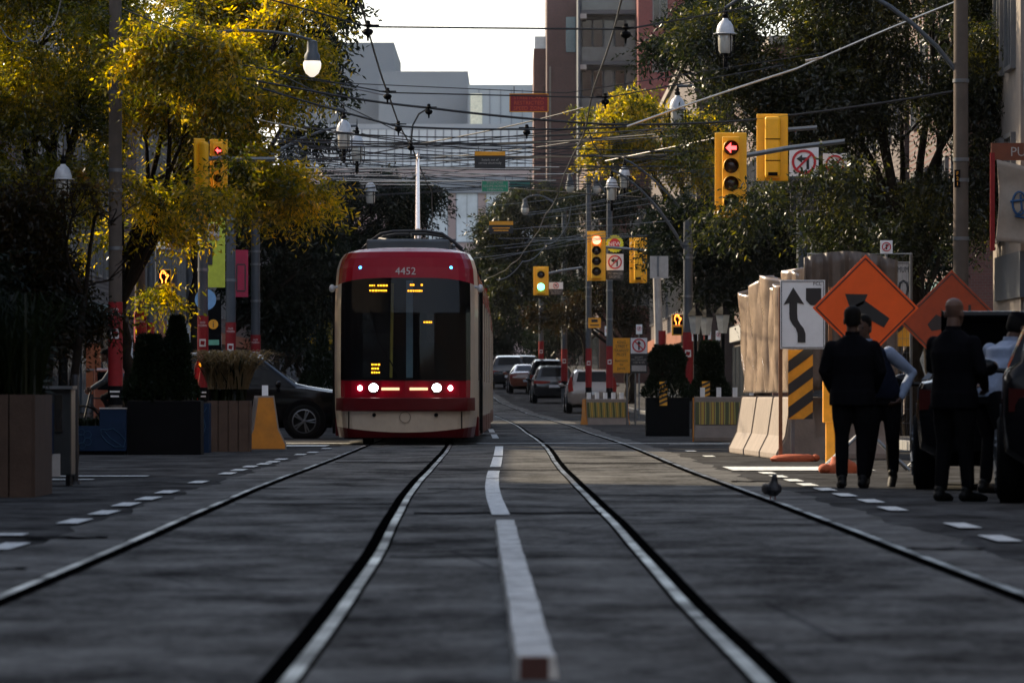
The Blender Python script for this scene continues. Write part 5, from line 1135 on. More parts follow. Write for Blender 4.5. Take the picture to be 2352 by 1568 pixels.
# steel cabinet and dark post on the left
t = thing('street_cabinet', 'grey steel kerbside cabinet right of the wooden planter', 'cabinet', (pw(128, 0, 53)[0], 53, 0)); 
m = MB(); m.box((0, .25, .52), (.3, .5, .84)); m.build('case', mat('cabinet_grey', (.035,.04,.043), .35, .5), t, bev=.015)
MB().box((0, .2, .95), (.34, .56, .03)).build('lid', STEEL, t); MB().box((.03, -.012, .7), (.07, .02, .36)).build('door_panel', CHROME, t)
MB().box((-.07, -.012, .55), (.1, .02, .5)).build('blue_panel', BLUEP, t); m = MB(); m.box((.0, -.012, .2), (.09, .02, .22)); m.build('label_plate', OFFW, t)
for x in (-.12, .12): MB().box((x, .1, .05), (.04, .3, .1)).build('foot', BLACK, t)
t = thing('bollard', 'dark round post right of the steel cabinet', 'bollard', (pw(172, 0, 54)[0], 54, 0)); MB().lathe([(.035, 0), (.035, 1.05), (.02, 1.08)], (0, 0, 0), 12).build('post', DARK, t, 40); MB().lathe([(.06, 0), (.05, .03)], (0, 0, 0), 12).build('foot', DARK, t, 40)
t = thing('bollard', 'short dark post between planter and steel cabinet', 'bollard', (pw(98, 0, 52)[0], 52, 0)); MB().lathe([(.05, 0), (.05, .72), (.03, .75)], (0, 0, 0), 12).build('post', BLACK, t, 40); MB().lathe([(.07, 0), (.06, .03)], (0, 0, 0), 12).build('foot', DARK, t, 40)
for x, dd, lb in ((740, 190, 'dark clipped conifer beyond the crossing car, taller one'), (715, 196, 'dark clipped conifer beyond the crossing car, shorter one')):
    X = pw(x, 0, dd)[0]; t = thing('conifer', lb, 'conifer', (X, dd, gz(dd)+.1)); MB().tube([(0, 0, 0), (0, 0, .6)], .06, 8).build('trunk', BARK, t); leaves_cone('crown', t, (0, 0, .3), .55, 2.6 if x == 740 else 2.1, 3500, .14, CYP, x, .1)
# road lamp on a stand, tilted red lantern behind the grass
t = thing('warning_lamp', 'red curved lamp arm with small amber light above the fountain grass', 'lamp', (pw(462, 0, 100)[0], 100, 0)); MB().tube([(-.08, 0, 0), (-.1, 0, 1.1), (-.06, 0, 1.42), (.02, 0, 1.56), (.1, 0, 1.55)], [.05, .05, .06, .08, .05], 10).build('arm', mat('lamp_red', (.45,.012,.015), .3), t, 60); MB().box((.0, -.09, 1.45), (.07, .03, .08)).build('light', LEDO, t)
# ---------------------------------------------------------------- trees
GOLD = leafmat('autumn_leaf', [(.01,.016,.004),(.042,.044,.005),(.17,.13,.007),(.46,.275,.008)], .64, .03, 3.0)
GOLDO = leafmat('autumn_olive_leaf', [(.008,.013,.004),(.028,.032,.005),(.11,.098,.007),(.34,.24,.009)], .6, .03, 2.9)
OLIVE = leafmat('olive_leaf', [(.0035,.0055,.0025),(.006,.009,.0035),(.014,.017,.005),(.085,.078,.012)], .4, .035, 2.8)
DKGRN = leafmat('dark_leaf', [(.004,.006,.0035),(.006,.01,.005),(.011,.015,.006)], .25, .02)
RUST = leafmat('rust_leaf', [(.004,.0045,.002),(.008,.008,.003),(.02,.011,.004),(.03,.03,.007)], .4, .015)
REDL = leafmat('red_flower', [(.25,.01,.006),(.4,.02,.01)], .3, .02)
def crown(name, parent, blobs, n, L, m, seed, spray=.5, droop=.45, wk=.34, gap=-.5):
    rg = np.random.default_rng(seed); B = np.array(blobs, float); vol = B[:, 3]**2.1; k = 13
    ns = int(n/k*1.9); idx = rg.choice(len(B), ns, p=vol/vol.sum()); u = rg.normal(0, 1, (ns, 3)); u /= np.linalg.norm(u, axis=1, keepdims=True)
    rr = rg.random((ns, 1))**.45; O = B[idx, :3]+u*rr*B[idx, 3:4]*np.array([1, 1, .8])
    g = np.sin(O[:, 0]*2.3+seed)+np.sin(O[:, 1]*1.9+seed*2)+np.sin(O[:, 2]*3.1+seed*3)+.6*np.sin(O[:, 0]*5+O[:, 2]*4)
    O = O[g > gap]; u = u[g > gap]; ns = min(len(O), n//k); O = O[:ns]; u = u[:ns]
    A = u*np.array([1, 1, .3])+rg.normal(0, .5, (ns, 3)); A[:, 2] -= droop; A /= np.linalg.norm(A, axis=1, keepdims=True)
    S = np.cross(A, rg.normal(0, 1, (ns, 3))); S /= np.linalg.norm(S, axis=1, keepdims=True)+1e-6
    t = (np.arange(k)/(k-1))[None, :, None]; sd = np.where(np.arange(k) % 2 == 0, 1., -1.)[None, :, None]
    sl = spray*(.6+.8*rg.random((ns, 1, 1)))
    P = O[:, None]+A[:, None]*t*sl; P[:, :, 2] -= (t[..., 0]**2)*sl[..., 0]*.3
    D = A[:, None]*.55+S[:, None]*sd*.8+rg.normal(0, .22, (ns, k, 3)); D[..., 2] -= .25
    return quads(name, parent, P.reshape(-1, 3), D.reshape(-1, 3), L, L*wk, m, rg)
def limbs(t, forks, r, m=BARK):
    """trunk and limbs: every fork is a path of local points that starts on an earlier one"""
    b = MB()
    for pts, r0, r1 in forks:
        P = [Vector(p) for p in pts]; Q = []
        for i in range(len(P)-1):
            p0, p1, p2, p3 = P[max(i-1, 0)], P[i], P[i+1], P[min(i+2, len(P)-1)]
            for k in range(5):
                f = k/5; Q.append(.5*((2*p1)+(p2-p0)*f+(2*p0-5*p1+4*p2-p3)*f*f+(-p0+3*p1-3*p2+p3)*f**3)+Vector((R.uniform(-1, 1), R.uniform(-1, 1), R.uniform(-1, 1)))*r1*.6)
        Q.append(P[-1]); n = len(Q)-1
        b.tube(Q, [r0+(r1-r0)*i/n for i in range(n+1)], 8)
    return b.build('trunk', m, t, 60)
def tree(name, label, x, d, blobs_px, n, L, m, seed, r=.16, fork=2.8, spray=.5, group=None, droop=.45, extra=(), depth=1.6, gap=-.5, wk=.34, cat='tree'):
    X = pw(x, 0, d)[0]; g0 = gz(d)+(.14 if abs(X-cl(d)) > 6.9 else 0); t = thing(name, label, cat, (X, d, g0), 0, group); px = F/d; rg = random.Random(seed)
    bl = []
    for q_ in blobs_px:
        bx, by, br = q_[:3]; dy = q_[3] if len(q_) > 3 else 0; q = pw(bx, by, d+dy); bl.append((q[0]-X, dy or rg.uniform(-depth, depth), q[2]-g0, br*(d+dy)/F))
    forks = [([(0, 0, 0), (rg.uniform(-.1, .1), 0, fork*.5), (rg.uniform(-.2, .2), 0, fork)], r, r*.75)]
    top = forks[0][0][-1]
    for (bx, by, bz, br) in sorted(bl, key=lambda q: -q[3])[:9]:
        mid = ((top[0]+bx)/2+rg.uniform(-.4, .4), by*.5, (top[2]+bz)/2+rg.uniform(-.1, .5))
        forks.append(([top, mid, (bx, by, bz)], r*.5, r*.14))
        for _ in range(3):
            e = (bx+rg.uniform(-1, 1)*br, by+rg.uniform(-1, 1)*br, bz+rg.uniform(-.8, .8)*br); forks.append(([(bx*.8+mid[0]*.2, by*.8+mid[1]*.2, bz*.8+mid[2]*.2), ((bx+e[0])/2+.1, (by+e[1])/2, (bz+e[2])/2+.12), e], r*.16, r*.05))
    for pth in extra: forks.append(([(pw(a, b_, d)[0]-X, 0, pw(a, b_, d)[2]-g0) for a, b_ in pth], r*.42, r*.15))
    limbs(t, forks, r); crown('crown', t, bl, n, L, m, seed, spray, droop, gap=gap, wk=wk); return t
# left
tree('street_tree', 'dark leafed tree with a straight trunk at the left edge', 97, 97, [(40,-60,150),(180,-60,130),(-60,120,140),(100,150,110),(20,260,120),(150,280,90),(-40,380,110),(100,400,80),(210,180,70),(60,60,110),(60,500,80),(170,380,70),(230,80,80)], 84000, .105, GOLDO, 11, r=.17, fork=3.6, spray=.6, depth=2, gap=-.45)
tree('street_tree', 'golden autumn tree reaching over the left lane', 300, 101, [(330,60,120),(450,20,140),(600,-10,120),(400,180,110),(530,140,110),(660,80,95),(330,290,90),(450,290,90),(560,350,70),(640,410,60),(710,440,48),(610,300,60),(360,400,75),(300,470,70),(430,410,55),(700,20,56),(260,150,90),(650,230,50),(680,170,46),(560,220,70),(260,330,70),(385,545,34),(300,600,50),(360,670,24),(230,560,60),(560,435,40),(690,110,40),(450,440,30,-5.5),(545,360,22,-4.5),(510,440,24,-5),(345,520,52),(275,570,44),(395,480,46),(420,90,64,-7.5),(340,120,56,-7.5),(520,110,40,-7.5)], 125000, .12, GOLD, 23, r=.15, fork=2.6, spray=.58, depth=2.2, gap=-.35,
     extra=[[(285,600),(330,500),(400,460),(470,440),(520,385)], [(300,540),(345,470),(340,430),(400,390),(480,320)], [(350,470),(420,400),(470,350),(505,330),(520,240)], [(180,480),(230,300),(250,200),(290,60)]])
tree('street_tree', 'dark tall tree with hanging sprays against the sky behind the gold one', 460, 135, [(690,60,60),(730,0,50),(650,-40,80),(720,150,40),(745,70,30),(690,220,44),(600,-60,90),(755,20,24),(640,120,60),(700,290,36),(760,-30,30)], 17000, .2, DKGRN, 31, r=.2, fork=5, spray=.85, droop=.8, depth=2, gap=.1)
tree('small_tree', 'small rust leafed tree beside the wooden planter', 165, 59, [(60,500,100),(180,480,80),(270,520,60),(20,650,90),(150,610,90),(255,640,50),(80,730,70),(-30,560,90),(200,720,40),(280,590,50),(10,760,60)], 30000, .075, RUST, 41, r=.055, fork=1.9, spray=.35, depth=.9, gap=-.1)
tree('small_tree', 'red flowering shrub top at the far left edge', 15, 66, [(15,520,34),(-10,500,30),(28,545,16)], 2600, .07, REDL, 43, r=.03, fork=2.0, spray=.2, depth=.3, cat='shrub')
t = thing('shrub', 'dense dark shrub rising behind the left wooden planter', 'shrub', (-4.75, 49.9, 0)); MB().tube([(-.2,0,0),(-.2,0,1.3)], .04, 6).build('trunk', BARK, t); crown('crown', t, [(-.3,0,1.2,.4),(-.1,.1,1.4,.35),(-.2,0,1.75,.3),(.0,.1,1.15,.35),(-.1,0,2.0,.2)], 12000, .09, DKGRN, 47, .3, .1, gap=-2)
BGL = 'dark trees along the far left side'
tree('background_tree', 'nearest of the dark trees behind the left poles', 530, 160, [(640,470,70),(700,520,70),(600,560,70),(680,620,75),(740,580,50),(620,680,60),(720,690,50),(660,740,60),(760,640,34),(590,430,60),(560,640,50)], 26000, .17, DKGRN, 51, fork=2.5, spray=.6, group=BGL, gap=-1.3)
tree('background_tree', 'dark tree left of the streetcar roof with sprays on the sky', 600, 190, [(800,480,50),(860,470,48),(910,450,44),(960,430,36),(830,540,50),(780,560,50),(900,520,40),(985,440,24),(940,480,30),(880,410,30),(800,420,36)], 22000, .18, DKGRN, 53, fork=3, spray=.75, droop=.7, group=BGL)
tree('background_tree', 'dark tree filling the gap beside the streetcar cab', 630, 215, [(720,640,40),(750,600,36),(700,560,50),(740,700,28),(690,720,40),(770,560,40)], 12000, .19, DKGRN, 57, fork=2, spray=.6, group=BGL, gap=-1.3)
tree('background_tree', 'sunlit yellow bush left of the streetcar cab', 650, 240, [(738,690,24),(748,660,18),(728,730,22),(742,765,20),(720,690,14)], 3600, .16, GOLD, 59, fork=1.5, spray=.5, group=BGL)
FARL = 'far dark trees where the street bends'
for k_, (x, dd, bl, lb) in enumerate(((685,330,[(640,640,40),(700,600,44),(660,700,40),(720,720,36),(610,700,40),(700,780,36),(640,780,40),(750,800,24)],'far dark tree left of the streetcar, nearest of its row'),(690,430,[(740,660,30),(790,620,36),(830,600,36),(760,720,30),(800,720,34),(750,780,26),(790,790,26)],'far dark tree low behind the streetcar cab'),(1240,345,[(1130,640,36),(1180,620,40),(1150,700,36),(1200,700,36),(1130,760,34),(1190,770,34),(1240,740,34),(1150,800,24)],'far dark tree rising over the head of the car queue'),(1110,440,[(1100,600,34),(1130,570,34),(1110,660,32),(1090,720,30),(1130,740,30),(1110,790,26),(1150,690,26)],'far dark tree directly right of the streetcar roof'),(1268,330,[(1260,700,34),(1310,680,36),(1350,720,36),(1290,750,36),(1340,780,30),(1250,780,28)],'far dark tree behind the distant green signal'))):
    tree('background_tree', lb, x, dd, bl, 11000, .3, DKGRN, 100+k_, fork=2, spray=1.0, group=FARL, gap=-2)
# right
tree('street_tree', 'great dark green tree spreading over the right lane', 2090, 101, [(2000,100,140),(1850,60,130),(2150,60,130),(1750,110,90),(1900,230,130),(2080,280,130),(2250,200,110),(2330,330,90),(1790,250,80),(1690,190,60),(2180,420,100),(2000,420,90),(1870,400,60),(1760,470,46),(1670,490,40),(2300,120,100),(1640,60,80),(1980,-60,150),(2250,-40,120),(1590,300,36),(2080,520,60),(2260,480,70),(2345,200,80),(1930,500,60),(1820,520,40),(1765,440,34,-6.5),(1690,478,34,-6.5),(1835,290,36,-6),(1910,420,50,-6),(1770,312,30,-5.5),(1930,385,36,-6)], 150000, .105, OLIVE, 61, r=.2, fork=2.9, spray=.58, depth=2.4, gap=-.7,
     extra=[[(2085,640),(2050,500),(1960,430),(1860,360),(1760,350),(1650,362)], [(2090,600),(2110,500),(2190,410),(2240,330)], [(2060,520),(2000,440),(1900,420),(1800,450)]])
tree('street_tree', 'thin branched tree tip reaching across the brick tower', 1975, 112, [(1560,130,50),(1610,100,60),(1660,150,60),(1500,110,26),(1700,200,70),(1650,30,70),(1580,40,40),(1720,80,70)], 15000, .13, DKGRN, 67, r=.12, fork=4.5, spray=.5, extra=[[(1900,330),(1760,250),(1640,190),(1540,150),(1470,90)]], gap=-.1)
tree('street_tree', 'yellow green tree in front of the glass tower', 1615, 185, [(1450,250,55),(1490,230,40),(1400,290,40),(1530,260,40),(1355,270,18),(1345,250,14),(1440,330,60),(1520,330,50),(1380,350,40),(1600,300,50),(1580,380,60),(1360,310,16)], 22000, .17, GOLD, 71, r=.2, fork=5, spray=.6, depth=2)
BGR = 'dark trees along the far right side'
tree('background_tree', 'dark tree above the queued cars with a golden rim', 1345, 270, [(1180,480,50),(1230,450,50),(1140,520,40),(1280,470,50),(1200,560,55),(1260,560,50),(1130,590,40),(1180,640,50),(1250,650,45),(1140,680,30)], 24000, .24, OLIVE, 73, fork=3, spray=.8, group=BGR, gap=-1.2)
tree('background_tree', 'dark tree behind the four lamp signal', 1444, 240, [(1340,480,55),(1400,450,55),(1460,480,55),(1350,560,55),(1430,570,60),(1500,560,55),(1380,650,50),(1460,650,50),(1320,630,40),(1290,560,45)], 26000, .19, DKGRN, 79, fork=2.6, spray=.65, group=BGR, gap=-1.3)
tree('background_tree', 'dark tree between the leaning pole and the lane sign', 1752, 150, [(1560,500,65),(1640,480,70),(1720,500,70),(1600,580,65),(1680,580,70),(1760,570,60),(1530,570,45),(1640,660,50),(1720,650,45),(1800,620,50),(1840,540,60)], 30000, .16, DKGRN, 83, fork=2.4, spray=.6, group=BGR, gap=-1.3)
tree('background_tree', 'low dark tree under the far right canopy with golden leaves', 1450, 238, [(1310,700,34),(1350,690,34),(1280,720,30),(1400,680,40),(1440,720,34),(1240,720,26)], 7000, .17, RUST, 89, fork=1.6, spray=.5, group=BGR)
tree('background_tree', 'dark tree directly behind the mesh site fence', 2140, 112, [(2000,470,60),(2080,460,60),(2160,480,60),(1940,540,50),(2140,580,50),(2060,540,40)], 12000, .13, DKGRN, 97, r=.14, fork=2.6, group=BGR)

# ---------------------------------------------------------------- buildings
def brickmat(name, a, b, mort=(.12,.1,.09)):
    m = bpy.data.materials.new(name); n, l = nt(m); tc = n.new('ShaderNodeTexCoord'); mp = n.new('ShaderNodeMapping'); mp.inputs['Rotation'].default_value = (PI/2, 0, 0)
    br = n.new('ShaderNodeTexBrick'); br.inputs['Scale'].default_value = 4; br.inputs['Color1'].default_value = a+(1,); br.inputs['Color2'].default_value = b+(1,); br.inputs['Mortar'].default_value = mort+(1,); br.inputs['Mortar Size'].default_value = .012
    nz = n.new('ShaderNodeTexNoise'); nz.inputs['Scale'].default_value = .4; l.new(tc.outputs['Object'], nz.inputs['Vector'])
    mx = n.new('ShaderNodeMix'); mx.data_type = 'RGBA'; mx.blend_type = 'MULTIPLY'; mx.inputs[0].default_value = .5
    l.new(tc.outputs['Object'], mp.inputs[0]); l.new(mp.outputs[0], br.inputs['Vector']); l.new(br.outputs[0], mx.inputs[6]); l.new(nz.outputs[0], mx.inputs[7]); l.new(mx.outputs[2], n['Principled BSDF'].inputs['Base Color']); n['Principled BSDF'].inputs['Roughness'].default_value = .85; return m
BRK = brickmat('red_brick', (.1,.034,.026), (.13,.045,.034)); BRKD = brickmat('brown_brick', (.05,.03,.029), (.062,.037,.034)); BRKR = brickmat('bright_red_brick', (.2,.045,.042), (.25,.055,.05))
BRKT = brickmat('tower_brick', (.13,.062,.056), (.16,.075,.066)); STONE = mat('pale_stone', (.2,.17,.145), .85, scale=1, bump=.1); GREYC = mat('grey_cladding', (.2,.215,.235), .7, scale=.2, var=.06); PALEC = mat('pale_cladding', (.32,.345,.36), .6, scale=.2, var=.08); PINKC = mat('pink_cladding', (.36,.26,.24), .7, scale=.3); DKC = mat('dark_cladding', (.04,.05,.065), .6, scale=.5)
FRAMEM = mat('window_frame', (.12,.12,.12), .5); GLB = glass('pale_curtain_glass', (.5,.54,.56), .12, 1.); MATS['pale_curtain_glass'].node_tree.nodes['Noise Texture'].inputs['Scale'].default_value = .22
WM = {}
def winmesh(w_, h_, gm, fm, bars=1):
    k = (round(w_, 2), round(h_, 2), gm.name, fm.name, bars)
    if k not in WM:
        b = MB(); b.box((0, -.02, 0), (w_, .04, h_)); b.mi = 1
        for x in (-w_/2, w_/2): b.box((x, -.04, 0), (.08, .1, h_+.08))
        for z in (-h_/2, h_/2): b.box((0, -.045, z), (w_-.08, .1, .08))
        for i in range(bars): b.box((-w_/2+w_*(i+1)/(bars+1), -.045, 0), (.05, .06, h_-.08))
        o = b.build('window', [gm, fm]); WM[k] = o.data; bpy.data.objects.remove(o)
    return WM[k]
def building(label, x0, x1, y0, y1, h, m, wins=(), base=None, parts=None, roof=True, name='building', cat='building'):
    """wins: (face 'S'|'E'|'W', count, rows, first height, storey height, window width, window height, glass, margin)"""
    d = (y0+y1)/2; g0 = gz(y0); t = thing(name, label, cat, ((x0+x1)/2, y0, g0)); W = x1-x0; D = y1-y0
    b = MB().box((0, D/2, h/2-.5), (W, D, h+1)); b.build('wall', m, t)
    if roof: b = MB(); b.box((0, D/2, h+.15), (W+.3, D+.3, .3)); b.build('cornice', STONE if m in (BRK, BRKD) else m, t)
    for f, cnt, rows, z0, st_, ww, wh, gm, mg in wins:
        L = W if f == 'S' else D
        for r_ in range(rows):
            for i in range(cnt):
                s_ = -L/2+mg+(L-2*mg)*(i+.5)/cnt; z = z0+r_*st_
                o = bpy.data.objects.new('window', winmesh(ww, wh, gm, FRAMEM)); C.objects.link(o); o.parent = t
                if f == 'S': o.location = (s_, -.0, z)
                elif f == 'E': o.location = (W/2, D/2+s_, z); o.rotation_euler = (0, 0, PI/2)
                else: o.location = (-W/2, D/2+s_, z); o.rotation_euler = (0, 0, -PI/2)
    return t
def shopfront(t, face, W, D, cnt, col, h=3.6):
    L = D; sx = 1 if face == 'E' else -1; b = MB()
    MB().box((sx*(W/2+.1), D/2, h-.35), (.2, D*.96, .6)).build('sign_band', col, t)
    for i in range(cnt):
        y = D*(i+.5)/cnt; q = MB(); q.box((sx*(W/2+.05), y, 1.55), (.08, D/cnt*.8, 2.4)); q.build('shop_window', GLASSF, t)
    return t
AW = mat('orange_awning', (.2,.05,.01), .7); SGN = mat('shop_sign_pale', (.3,.3,.29), .6); SGN2 = mat('shop_sign_teal', (.05,.13,.13), .6)
# left row, facades towards the street
FB = []
for i, (y0, y1, h, m, col, lb) in enumerate(((122.5,138,13,BRK,AW,'red brick corner shop with orange sign band on the left'),(138,152,12,STONE,SGN,'pale stone shop on the left behind the poles'),(152,172,14,BRKD,SGN2,'brown brick shop on the left behind the dark trees'),(191,222,14,BRKD,AW,'stone block on the far left beyond the second crossing'),(222,262,13,BRK,SGN,'brick block beyond the stone one on the left side'),(262,335,14,BRKD,AW,'brown block near the bend on the left side'),(335,440,15,BRK,SGN,'brick block at the bend on the left side'),(440,570,16,BRKD,AW,'farthest brown block on the left side'))):
    e = cl((y0+y1)/2)-11.6; t = building(lb, e-14, e, y0, y1, h, m, [('E', int((y1-y0)/3), 2, 5.4, 3.2, 1.4, 2.0, GLASSF, .8), ('S', 4, 2, 5.4, 3.2, 1.3, 2, GLASSF, .8)]); shopfront(t, 'E', 14, y1-y0, int((y1-y0)/4), col)
# small kiosks and hoardings glimpsed between the left poles
def board(label, x0, y0, x1, y1, d, m, name='advertising_board', cat='board', split=0):
    px = F/d; X, _, Z = pw((x0+x1)/2, y1, d); W = (x1-x0)/px; Hh = (y1-y0)/px; t = thing(name, label, cat, (X, d, gz(d)+.14)); zb = Z-gz(d)-.14
    MB().box((0, 0, zb+Hh/2), (W, .1, Hh)).build('panel', m, t); MB().box((0, .0, max(zb, .1)/2), (W*.3, .08, max(zb, .1))).build('leg', DARK, t)
    MB().box((0, -.055, zb+Hh*.97), (W, .02, Hh*.06)).build('trim', FRAMEM, t)
    if split: MB().box((0, -.055, zb+Hh*.45), (W*.9, .01, .04)).build('seam', FRAMEM, t)
    return t
board('white utility cabinet panel beneath the pedestrian signal', 384, 720, 405, 806, 128, SGN, split=1)
board('two tone grey panel right of the white cabinet panel', 411, 742, 437, 800, 134, PALEC, split=1)
board('orange lit shop poster behind the cyclist', 198, 780, 232, 905, 126, AW, split=1)
board('orange poster stand right of the cyclist', 306, 850, 330, 905, 124, AW)
board('tall pale poster seen through leaves at the far left', 22, 600, 70, 735, 116, STONE, split=1)
board('pale grey narrow panel behind the leftmost red wraps', 283, 770, 305, 880, 121, PALEC, split=1)
# taxi light glimpsed left
t = thing('parked_van', 'orange and white van roof glimpsed left of the cypresses', 'van', (pw(306, 0, 123)[0], 123, 0), .0); b = MB(); b.prism([(-.9,.3),(.9,.3),(.92,1.0),(.82,1.25),(.4,1.3),(.32,1.5),(-.9,1.5)], 0, 1.7); b.build('body', CARORG, t, bev=.05); MB().prism([(-.8,1.02),(.72,1.02),(.6,1.22),(.36,1.24),(.28,1.42),(-.8,1.42)], -.012, -.002).build('side_window', CGLASS, t); MB().box((.15,.2,1.57),(.5,.25,.14)).build('roof_light', LAMPW, t, bev=.03)
for x in (-.55, .55): MB().lathe([(.3,-.1),(.32,0),(.3,.1)], (x, .1, .32), 20, Matrix.Rotation(PI/2, 3, 'X')).build('wheel', RUBBER, t, 40)
# right row
for i, (y0, y1, h, m, col, lb) in enumerate(((122.5,140,12,BRK,SGN2,'red brick shop on the right behind the concrete pole'),(140,157,12,BRKD,AW,'dark brick shop on the right behind the dark trees'),(157,175,12,BRKD,SGN,'brown brick shop on the right beyond the dark one'),(191,225,13,BRK,SGN,'brick block on the far right beyond the second crossing'),(225,300,15,BRKD,AW,'brown block farther along on the right side'),(300,390,15,BRK,SGN,'farthest brick block on the right side'))):
    e = cl((y0+y1)/2)+10.6; t = building(lb, e, e+14, y0, y1, h, m, [('W', int((y1-y0)/3), 2, 5.4, 3.2, 1.4, 2.0, GLASSF, .8), ('S', 4, 2, 5.4, 3.2, 1.3, 2, GLASSF, .8)]); shopfront(t, 'W', 14, y1-y0, int((y1-y0)/4), col)
t = building('beige building with an orange sign at the upper right corner', 8.9, 20, 96, 101.5, 9.5, STONE, [('W', 2, 2, 4.6, 3, 1.3, 1.8, GLASSF, .5), ('S', 3, 1, 8.2, 3, 1.2, 1.6, GLASSF, .6)]); MB().box((.9-5.55+.02, -.06, 7.6), (.5, .1, 1.3)).build('orange_sign', AW, t); MB().box((-5.55, 2, 3.0), (.12, 5, .8)).build('sign_band', DKC, t)
MB().box((-4.5, -.06, 1.5), (2.0, .1, 2.6)).build('dark_shutter', DKC, t); MB().box((-4.2, -.05, 6.3), (2.6, .08, .5)).build('stone_band', GREYC, t)
# hanging canvas with graffiti
X, d, Z = pw(2330, 470, 95.2); t = thing('canvas_banner', 'torn pale canvas with blue graffiti under the orange sign', 'banner', (X, d, Z)); b = MB(); px = F/d
vs = []; fs = []; nx = 14; nz_ = 16
for i in range(nx+1):
    for k in range(nz_+1):
        u = i/nx; v = k/nz_; vs.append((-.32+u*1.0+.05*math.sin(v*3), .04*math.sin(u*9+v*3)+.03*math.sin(v*11), -.62-.12*u+v*(1.4-.12*u)))
for i in range(nx):
    for k in range(nz_): a = i*(nz_+1)+k; fs.append((a, a+nz_+1, a+nz_+2, a+1))
o = b.add(vs, fs).build('canvas', mat('canvas', (.28,.235,.19), .8, scale=3), t, 60); o.modifiers.new('thickness', 'SOLIDIFY').thickness = .01
g_ = MB(); g_.tube([(.12*math.cos(q*.35)+.08, -.08, .02+.2*math.sin(q*.35)) for q in range(20)], .022, 5); g_.tube([(-.08,-.08,.05),(.08,-.08,.07),(.3,-.08,.1)], .022, 5); g_.tube([(.1,-.08,.18),(.12,-.08,-.1),(.0,-.08,-.2),(.26,-.08,-.25)], .022, 5); g_.build('graffiti', mat('graffiti_blue', (.01,.06,.16), .6), t)
MB().box((-.38, .02, .05), (.08, .04, 1.7)).build('red_edge', REDWRAP, t); MB().box((.2, .06, .92), (1.2, .06, .3)).build('head_board', mat('faded_orange_board', (.14,.035,.012), .7), t); MB().text('PUBLIC', (.3, .92), .16, .022).build('lettering', OFFW, t)
# brick and glass towers far on the right
def tower(label, x0, x1, ytop, d, depth, m, wins=(), name='tower'):
    X0, X1 = pw(x0, 0, d)[0], pw(x1, 0, d)[0]; h = pw(0, ytop, d)[2]-gz(d); return building(label, X0, X1, d, d+depth, h, m, wins, name=name, cat='tower', roof=False)
t = tower('low brown brick wing left of the brick tower', 1226, 1262, 112, 432, 25, BRKT); MB().box((0, .5, pw(0,112,432)[2]-gz(432)+.5), (1.1, .08, 1.0)).build('glass_rail', GLB, t)
t = tower('brown brick tower with a single tall blue window', 1256, 1331, -40, 420, 22, BRKT); o = MB(); o.box((0, 0, 0), (.75, .12, 2.7)); o.build('window', mat('blue_window', (.05,.1,.13), .12, spec=1), t, loc=((1311-1293.5)*420/F, -.03, pw(0,80,420)[2]-gz(420)))
MB().box((-1.0, -.08, 12), (.14, .2, 22)).build('pier', STONE, t)
t = tower('dark glass apartment tower with concrete balconies', 1331, 1466, -40, 400, 22, DKC); px = F/400; g0 = gz(400)
for yy, nm in ((32, 0), (148, 1), (262, 0), (378, 1)):
    z = pw(0, yy, 400)[2]-g0; b = MB(); b.box((.1, -.9, z), (4.3, 1.8, .28)); b.build('balcony_slab', mat('balcony_concrete', (.07,.076,.085), .7), t); MB().box((-1.9, -1.0, z-.3), (.5, 1.7, .35)).build('balcony_soffit', OFFW, t); MB().box((.1, -1.8, z+.65), (4.2, .05, 1.0)).build('balcony_glass', GLASSF, t)
for yy in (90, 205, 320):
    z = pw(0, yy, 400)[2]-g0
    for i, xx in enumerate((-1.6, -.8, .0, .8, 1.6)):
        o = MB(); o.box((0, 0, 0), (.66, .12, 2.7)); o.build('window', GLASSF if i in (2, 4) else GLASSD, t, loc=(xx, -.04, z))
MB().box((-2.2, -1.2, pw(0,-40,400)[2]-g0-17), (.16, 2.4, 34)).build('side_fin', DKC, t)
t = tower('bright red brick block right of the glass tower', 1466, 1640, -40, 392, 20, BRKR, [('S', 2, 3, 22.5, 3.3, 1.0, 2.4, GLASSD, .4)]); MB().box((1.2, -.1, 24), (.3, .2, 12)).build('pier', STONE, t)
# grey blocks closing the street
t = tower('tall grey block with a slanted top corner behind the left trees', 640, 905, 98, 640, 40, GREYC); 
t = tower('broad windowless grey block above the streetcar wires', 870, 1075, 164, 615, 30, GREYC)
t = tower('pale panelled block right of the windowless one', 1075, 1300, 195, 606, 30, PALEC); px = F/606
for i in range(9): MB().box((-5.41+1.2*i, -.04, pw(0,270,606)[2]-gz(606)), (.12, .1, 6.2)).build('mullion', GREYC, t)
o = MB().box((-4.5, -.05, pw(0,250,606)[2]-gz(606)), (1.3, .1, 3.4)); o.build('pale_window', mat('pale_warm_window', (.7,.66,.5), .2), t)  # plain pale warm panel without emission
t = tower('long curtain glass podium behind the overhead wires', 700, 1300, 285, 596, 22, PALEC); g0 = gz(596); px = F/596; W = 600/px
for r_, (ya, yb) in enumerate(((296, 336), (340, 384))):
    for i in range(32):
        z = (pw(0,ya,596)[2]+pw(0,yb,596)[2])/2-g0; o = bpy.data.objects.new('window', winmesh(W/32-.06, (yb-ya)/px-.1, GLB, GREYC, 0)); C.objects.link(o); o.parent = t; o.location = (-W/2+W*(i+.5)/32, -.0, z)
t = tower('pink ground block with tall grey windows beneath the podium', 700, 1290, 387, 585, 10, PINKC); g0 = gz(585); px = F/585; W = 590/px
for i in range(7):
    o = bpy.data.objects.new('window', winmesh(2.3, 5.2, GLB, GREYC, 1)); C.objects.link(o); o.parent = t; o.location = (3.6+(i-2)*3.2, 0, pw(0,500,585)[2]-g0)
